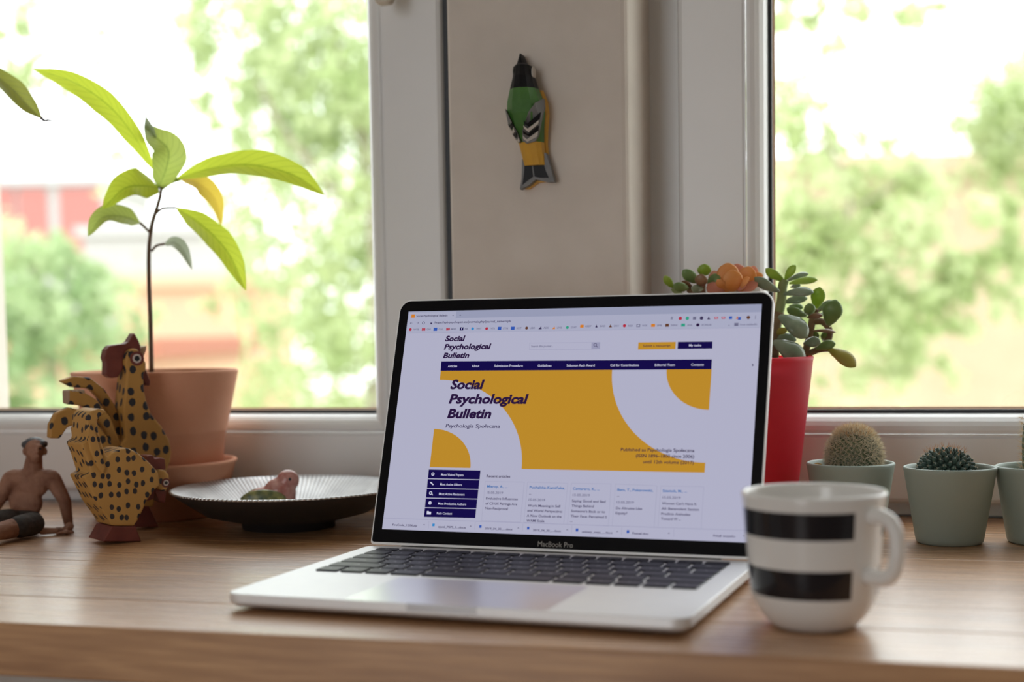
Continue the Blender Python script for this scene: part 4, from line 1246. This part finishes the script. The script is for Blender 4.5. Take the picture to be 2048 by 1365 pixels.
# ------------------------------------------------------------------ carved bird on the pillar
wb = wallp(1065, 250, YP)
wbird = empty('carved_wall_bird', (wb[0], YP, wb[2]), 0, 'carved wooden bird, green back and yellow rump, hung on the wall pillar', 'ornament')
pw = F / depth(wb)
def wp(x, y): q = wallp(x, y, YP); return q[0] - wb[0], q[2] - wb[2]
MB_ = mat('bird_black', (.006, .006, .008), .5, spec=.25); MG_ = noisy(mat('bird_green', rough=.45), (.045, .14, .025), (.07, .20, .04), 60); MY_ = noisy(mat('bird_yellow', rough=.45), (.60, .32, .03), (.66, .37, .05), 60); MGR = noisy(mat('bird_grey', rough=.5), (.13, .13, .13), (.20, .20, .20), 80); MW_ = mat('bird_white', (.55, .52, .48), .5)
SEC = [(1049, 113, 1, 16), (1051, 133, 10, 20), (1054, 138, 17, 24), (1057, 160, 21, 30), (1059, 186, 29, 33), (1061, 210, 37, 34), (1062, 235, 39, 34), (1064, 262, 34, 30), (1070, 290, 26, 24), (1073, 312, 24, 20), (1076, 334, 24, 16)]
def sect(i, extra=0, n=12):
    x, y, hw, dp = SEC[i]
    cx_, cz_ = wp(x, y); r = hw / pw + extra; d = dp / 1000 + extra
    return [(cx_ + r * math.cos(math.pi * 2 * k / n), -d * .5 * (1 + math.sin(math.pi * 2 * k / n)), cz_) for k in range(n)]
def bodyseg(name, idx, m):
    V, Fc = loft([sect(i) for i in idx]); return mesh(name, V, Fc, m, wbird)
bodyseg('beak', [0, 1], MB_); bodyseg('head', [1, 2, 3, 4], MB_); bodyseg('back', [4, 5, 6, 7, 8], MG_); bodyseg('rump', [8, 9, 10], MY_)
for sgn in (-1, 1):   # white cheek streaks and yellow flanks
    g = Geo(); c = wp(1057 + sgn * 19, 152); g.add(*ellipsoid((c[0], -.015, c[1]), (.0012, .007, .006), 10, 6)); g.build('cheek', MW_, wbird)
V, Fc = loft([[(a * 1.0 + (1 if a > wp(SEC[i][0], SEC[i][1])[0] else -1) * .0016, b * .42, c) for a, b, c in sect(i)] for i in (4, 5, 6, 7, 8, 9)])
mesh('belly', V, Fc, MY_, wbird)
def surf(x, y, e):
    ys = [s[1] for s in SEC]; cx_ = np.interp(y, ys, [s[0] for s in SEC]); hw = np.interp(y, ys, [s[2] for s in SEC]); dp = np.interp(y, ys, [s[3] for s in SEC]) / 1000
    q = min(abs(x - cx_) / hw, 1)
    return -(dp * .5 * (1 + math.sqrt(max(0, 1 - q * q)))) - e
def patch(name, pts, m, e, th=.002, parent=wbird):
    n = len(pts)
    V = [(wp(x, y)[0], surf(x, y, e), wp(x, y)[1]) for x, y in pts] + [(wp(x, y)[0], surf(x, y, e) + th, wp(x, y)[1]) for x, y in pts]
    return mesh(name, V, [tuple(range(n)), tuple(range(2 * n - 1, n - 1, -1))] + [(i, i + n, (i + 1) % n + n, (i + 1) % n) for i in range(n)], m, parent)
def K(pts): return [(960 + x / 4.264, 90 + y / 4.264) for x, y in pts]
for w_, b1, w1, b2, w2 in ((K([(265, 570), (300, 600), (345, 690), (385, 770), (410, 850), (395, 862), (350, 830), (290, 700)]), K([(300, 705), (330, 718), (355, 700), (357, 735), (335, 745), (310, 730)]), K([(308, 738), (345, 765), (362, 738), (368, 775), (345, 785), (322, 765)]), K([(330, 785), (365, 800), (382, 775), (386, 810), (370, 820), (342, 808)]), K([(345, 815), (380, 838), (398, 822), (402, 850), (385, 855)])),
                           (K([(590, 485), (597, 560), (580, 680), (555, 800), (530, 850), (460, 870), (428, 850), (440, 770), (500, 620), (545, 540)]), K([(460, 690), (485, 715), (583, 612), (575, 665), (490, 735), (462, 720)]), K([(452, 728), (485, 755), (568, 680), (560, 712), (490, 780), (458, 755)]), K([(445, 770), (485, 798), (565, 722), (558, 765), (490, 815), (445, 795)]), K([(437, 808), (470, 838), (556, 768), (550, 810), (470, 858), (440, 835)]))):
    wg = patch('wing', w_, MGR, .003, .004)
    for pts, m in ((b1, MB_), (w1, MW_), (b2, MB_), (w2, MW_)): patch('wing_bar', pts, m, .0036, .002, wg)
def flat(name, pts, y0, y1, m, parent=wbird):
    n = len(pts); q = [wp(*p) for p in pts]
    V = [(a, y0, b) for a, b in q] + [(a, y1, b) for a, b in q]
    return mesh(name, V, [tuple(range(n)), tuple(range(2 * n - 1, n - 1, -1))] + [(i, i + n, (i + 1) % n + n, (i + 1) % n) for i in range(n)], m, parent)
tail = flat('tail', K([(388, 985), (410, 1010), (465, 1000), (475, 1015), (570, 1015), (570, 930), (590, 935), (630, 1060), (662, 1178), (610, 1180), (500, 1158), (440, 1210), (370, 1243), (385, 1150)]), -.012, -.003, MGR)
flat('tail_panel', K([(410, 1038), (468, 1025), (482, 1135), (435, 1170), (392, 1205), (405, 1120)]), -.0125, -.010, MB_, tail)
flat('tail_panel', K([(480, 1022), (568, 1018), (590, 1090), (615, 1145), (540, 1145), (495, 1135)]), -.0125, -.010, MB_, tail)
flat('under_tail', K([(400, 1020), (560, 1020), (600, 1165), (505, 1180), (430, 1232), (395, 1235)]), -.004, -.0, MY_)

# ------------------------------------------------------------------ outside
GZ = -6.0
g = Geo(); g.add(*box(-90, 60, 3, 140, GZ - .2, GZ)); tag(g.build('ground', noisy(mat('ground', rough=1), (.42, .36, .28), (.30, .36, .18), .3)), kind='structure')
def leafcloud(m_leaf):
    m = bpy.data.materials.new(m_leaf[0]); m.use_nodes = True
    nt = m.node_tree; b = nt.nodes['Principled BSDF']; out = nt.nodes['Material Output']; N = nt.nodes.new; L = nt.links.new
    tc = N('ShaderNodeTexCoord'); nz = N('ShaderNodeTexNoise'); nz.inputs['Scale'].default_value = 2.2; nz.inputs['Detail'].default_value = 3; L(tc.outputs['Object'], nz.inputs['Vector'])
    r = N('ShaderNodeValToRGB'); r.color_ramp.elements[0].position = .35; r.color_ramp.elements[1].position = .65
    r.color_ramp.elements[0].color = (*m_leaf[1], 1); r.color_ramp.elements[1].color = (*m_leaf[2], 1); L(nz.outputs['Fac'], r.inputs[0])
    L(r.outputs[0], b.inputs['Base Color']); b.inputs['Roughness'].default_value = .5
    tr = N('ShaderNodeBsdfTranslucent'); L(r.outputs[0], tr.inputs[0]); ms = N('ShaderNodeMixShader'); ms.inputs[0].default_value = .5
    L(b.outputs[0], ms.inputs[1]); L(tr.outputs[0], ms.inputs[2]); L(ms.outputs[0], out.inputs[0])
    return m
LEAFA = leafcloud(('tree_leaves', (.42, .52, .24), (.68, .74, .46)))
LEAFB = leafcloud(('tree_leaves_yellow', (.44, .53, .24), (.68, .73, .46)))
LEAFC = leafcloud(('bush_leaves', (.40, .54, .28), (.64, .73, .46)))
BARK = noisy(mat('bark', rough=.9), (.20, .17, .12), (.32, .28, .20), 8)


def tree(name, label, cat, clusters, dist, m, seed, trunk, branches, leafsize=.07, dens=1.0, group=None):
    rs = np.random.default_rng(seed)
    base = atd(*trunk, dist); base[2] = GZ
    t = empty(name, tuple(base), 0, label, cat, group)
    C = []
    for cl in clusters:
        x, y, rp = cl[:3]; dd = cl[3] if len(cl) > 3 else 0; dn = cl[4] if len(cl) > 4 else 1
        R_ = rp * (dist + dd) / F
        n = int(dens * dn * 620 * (R_ / .35) ** 2)
        # several sub-clumps inside each cluster make the blotchy look
        ctr = atd(x, y, dist + dd)
        k = max(6, int(n / 30))
        sub = ctr + rs.normal(size=(k, 3)) * R_ * np.array([.55, .55, .55])
        which = rs.integers(0, k, n)
        C.append(sub[which] + rs.normal(size=(n, 3)) * R_ * .16)
    C = np.concatenate(C) - base
    n = len(C)
    a = rs.normal(size=(n, 3)); a /= np.linalg.norm(a, axis=1)[:, None]
    b = np.cross(a, rs.normal(size=(n, 3))); b /= np.linalg.norm(b, axis=1)[:, None]
    s = leafsize * rs.uniform(.6, 1.25, n)[:, None]
    Vv = np.stack([C - a * s * .6, C + b * s * .32, C + a * s * .6, C - b * s * .32], 1).reshape(-1, 3)
    me = bpy.data.meshes.new('foliage')
    me.vertices.add(4 * n); me.vertices.foreach_set('co', Vv.ravel())
    me.loops.add(4 * n); me.loops.foreach_set('vertex_index', np.arange(4 * n, dtype=np.int32))
    me.polygons.add(n); me.polygons.foreach_set('loop_start', np.arange(0, 4 * n, 4, dtype=np.int32)); me.polygons.foreach_set('loop_total', np.full(n, 4, dtype=np.int32))
    me.update(); me.validate()
    link('foliage', me, m, t)['kind'] = 'stuff'
    top = atd(trunk[0] + trunk[2] if len(trunk) > 2 else trunk[0], 200, dist) if False else None
    for pts, r in branches:
        q = [atd(x, y, dist + d) for x, y, d in pts]
        V, Fc = tube([p - base for p in smoothline(q, 12)], [r * (1 - .5 * i / 12) for i in range(13)], 8)
        mesh('branch', V, Fc, BARK, t, True)
    q = atd(branches[0][0][0][0], branches[0][0][0][1], dist + branches[0][0][0][2])
    V, Fc = tube(smoothline([(0, 0, 0), (q - base) * np.array([.1, .1, .5]), q - base], 10), [.2 - .012 * i for i in range(11)], 10)
    mesh('trunk', V, Fc, BARK, t, True)
    return t


tree('leafy_tree', 'large pale green tree filling the right of the left window', 'tree',
     [(450, 40, 110, 0, .6), (590, 70, 150), (690, 190, 140), (560, 190, 120, 1), (640, 330, 130), (520, 430, 80, .5, .5), (660, 500, 130, .5), (600, 640, 110, 1, .8), (700, 700, 110), (480, 600, 70, 1, .5), (560, 770, 110, .5), (420, 330, 60, 1, .35), (380, 110, 60, 0, .4), (800, 300, 200, .5), (850, 600, 220, .5), (780, 0, 160), (480, 250, 60, 0, .5), (400, 60, 80, 0, .7), (470, 150, 80, 0, .7), (430, 230, 50, .5, .5), (520, 330, 70, .5, .6), (450, 450, 60, 1, .4), (500, 520, 70, 1, .5)],
     9.0, LEAFA, 3, (760, 900), [([(760, 760, 0), (735, 330, 0), (700, 190, 0), (660, 40, 0)], .035), ([(700, 420, 0), (620, 325, -.1), (555, 240, -.1), (500, 130, 0)], .03), ([(720, 260, 0), (640, 120, .2), (560, 30, .3)], .03)])
tree('leafy_tree', 'bright broad tree spreading across the right window', 'tree',
     [(1600, 40, 80, 0, .8), (1700, 20, 90, 0, .8), (1850, 20, 55, .3, .6), (1640, 150, 70, .2, .5), (1600, 260, 90, .2, .7), (1660, 240, 50, .2, .5), (1720, 290, 70, .3, .4), (1620, 420, 110), (1730, 400, 90, .2, .8), (1830, 360, 50, .2, .6), (1860, 330, 40, 0, .4), (1680, 520, 120), (1800, 500, 100), (1900, 440, 80, 0, .7), (1640, 640, 110), (1760, 640, 120), (1880, 590, 90), (1950, 520, 70, 0, .7), (1820, 700, 80), (1900, 660, 60, 0, .7), (1720, 740, 60, 0, .7), (2000, 460, 70, 0, .8), (2040, 540, 70), (1500, 500, 150), (1450, 200, 150, 0, .6), (1640, 780, 50, 0, .6), (2080, 460, 80)],
     8.0, LEAFB, 5, (1500, 900), [([(1500, 700, 0), (1600, 470, 0), (1740, 400, 0), (1860, 320, 0)], .016), ([(1560, 560, 0), (1700, 420, -.2), (1640, 250, -.1), (1600, 60, 0)], .014)])
tree('leafy_tree', 'tree whose crown tops the ochre building at the right picture edge', 'tree',
     [(2010, 210, 90), (1960, 270, 60, 0, .7), (2060, 300, 90), (1990, 340, 50, 0, .5), (2100, 200, 120)], 15.0, LEAFA, 8, (2200, 900), [([(2150, 500, 0), (2080, 300, 0), (2020, 200, 0)], .05)], .09)
tree('garden_bush', 'fresh green bush low in the left window behind the rooster', 'bush',
     [(60, 580, 90), (150, 600, 100), (40, 700, 100), (200, 700, 80, 0, .7), (120, 790, 80, 0, .6), (240, 640, 55, 0, .5), (110, 520, 60, 0, .8), (20, 800, 70, 0, .8), (200, 560, 50, 0, .6), (-80, 650, 140)],
     12.0, LEAFC, 9, (110, 900), [([(110, 840, 0), (100, 700, 0), (80, 580, 0)], .05)], .09)
tree('slender_tree', 'thin sparse tree against the sky at the upper left', 'tree',
     [(20, 50, 60, 0, .6), (100, 150, 45, 0, .5), (160, 60, 50, 0, .4), (140, 190, 30, 0, .7), (230, 10, 35, 0, .4), (40, 130, 50, 0, .25), (190, 330, 60, 0, .15), (-60, 80, 120), (20, 290, 40, 0, .3), (250, 330, 60, 1, .25)],
     9.5, LEAFA, 11, (-260, 900), [([(-220, 500, 0), (-60, 300, 0), (60, 180, 0), (160, 60, 0)], .014)], .07)


def building(name, label, a, b, ytop, dist, m, roofm, deep=6, kind='building'):
    """front face between two picture columns at a given distance, standing on the ground"""
    A = atd(a, ytop, dist); B = atd(b, ytop, dist)
    c = (A + B) / 2
    t = empty(name, (c[0], c[1], GZ), YAWV, label, kind)
    w = np.linalg.norm((B - A)[:2]); h = c[2] - GZ
    mesh('wall', *box(-w / 2, w / 2, 0, deep, 0, h), m, t)
    mesh('roof', *box(-w / 2 - .15, w / 2 + .15, -.2, deep + .2, h, h + .22), roofm, t)
    return t, w, h


ochre = noisy(mat('ochre_render', rough=.9), (.50, .385, .26), (.55, .43, .30), 3); redm = mat('red_panel', (.44, .17, .15), .8); whitem = mat('white_render', (.46, .45, .44), .9); roofr = mat('roof_red', (.42, .16, .10), .9); roofg = mat('roof_grey', (.5, .5, .5), .9); peach = mat('peach_render', (.66, .42, .28), .9); wglass = mat('dark_window', (.25, .27, .3), .15)
t, w, h = building('ochre_building', 'ochre rendered building behind the tree in the right window', 1560, 2500, 345, 17, ochre, ochre)
for k in range(4):
    o = mesh('window_panel', *box(w / 2 - 1.6 - k * .0 - .5, w / 2 - .7, -.03, .02, h - 2.2 - k * 3, h - .9 - k * 3), wglass, t)
t, w, h = building('red_striped_building', 'far white building with red vertical panels, left window', -260, 205, 372, 45, whitem, roofg)
for x in (-260, -130, 0, 65, 160):
    u = (x + 27.5) / 465 * w; bw = .9 if x != 160 else 1.3
    mesh('panel', *box(u - bw / 2, u + bw / 2, -.08, .02, h - 2.6, h - .1), redm, t)
building('grey_shed', 'low pale grey roofed shed beyond the seedling', 165, 430, 470, 36, whitem, roofg)
building('peach_house', 'low peach coloured house seen past the seedling stem', 235, 520, 575, 26, peach, peach, 4)
building('peach_wall_house', 'peach house low behind the green bush', -120, 300, 720, 16, peach, roofr)
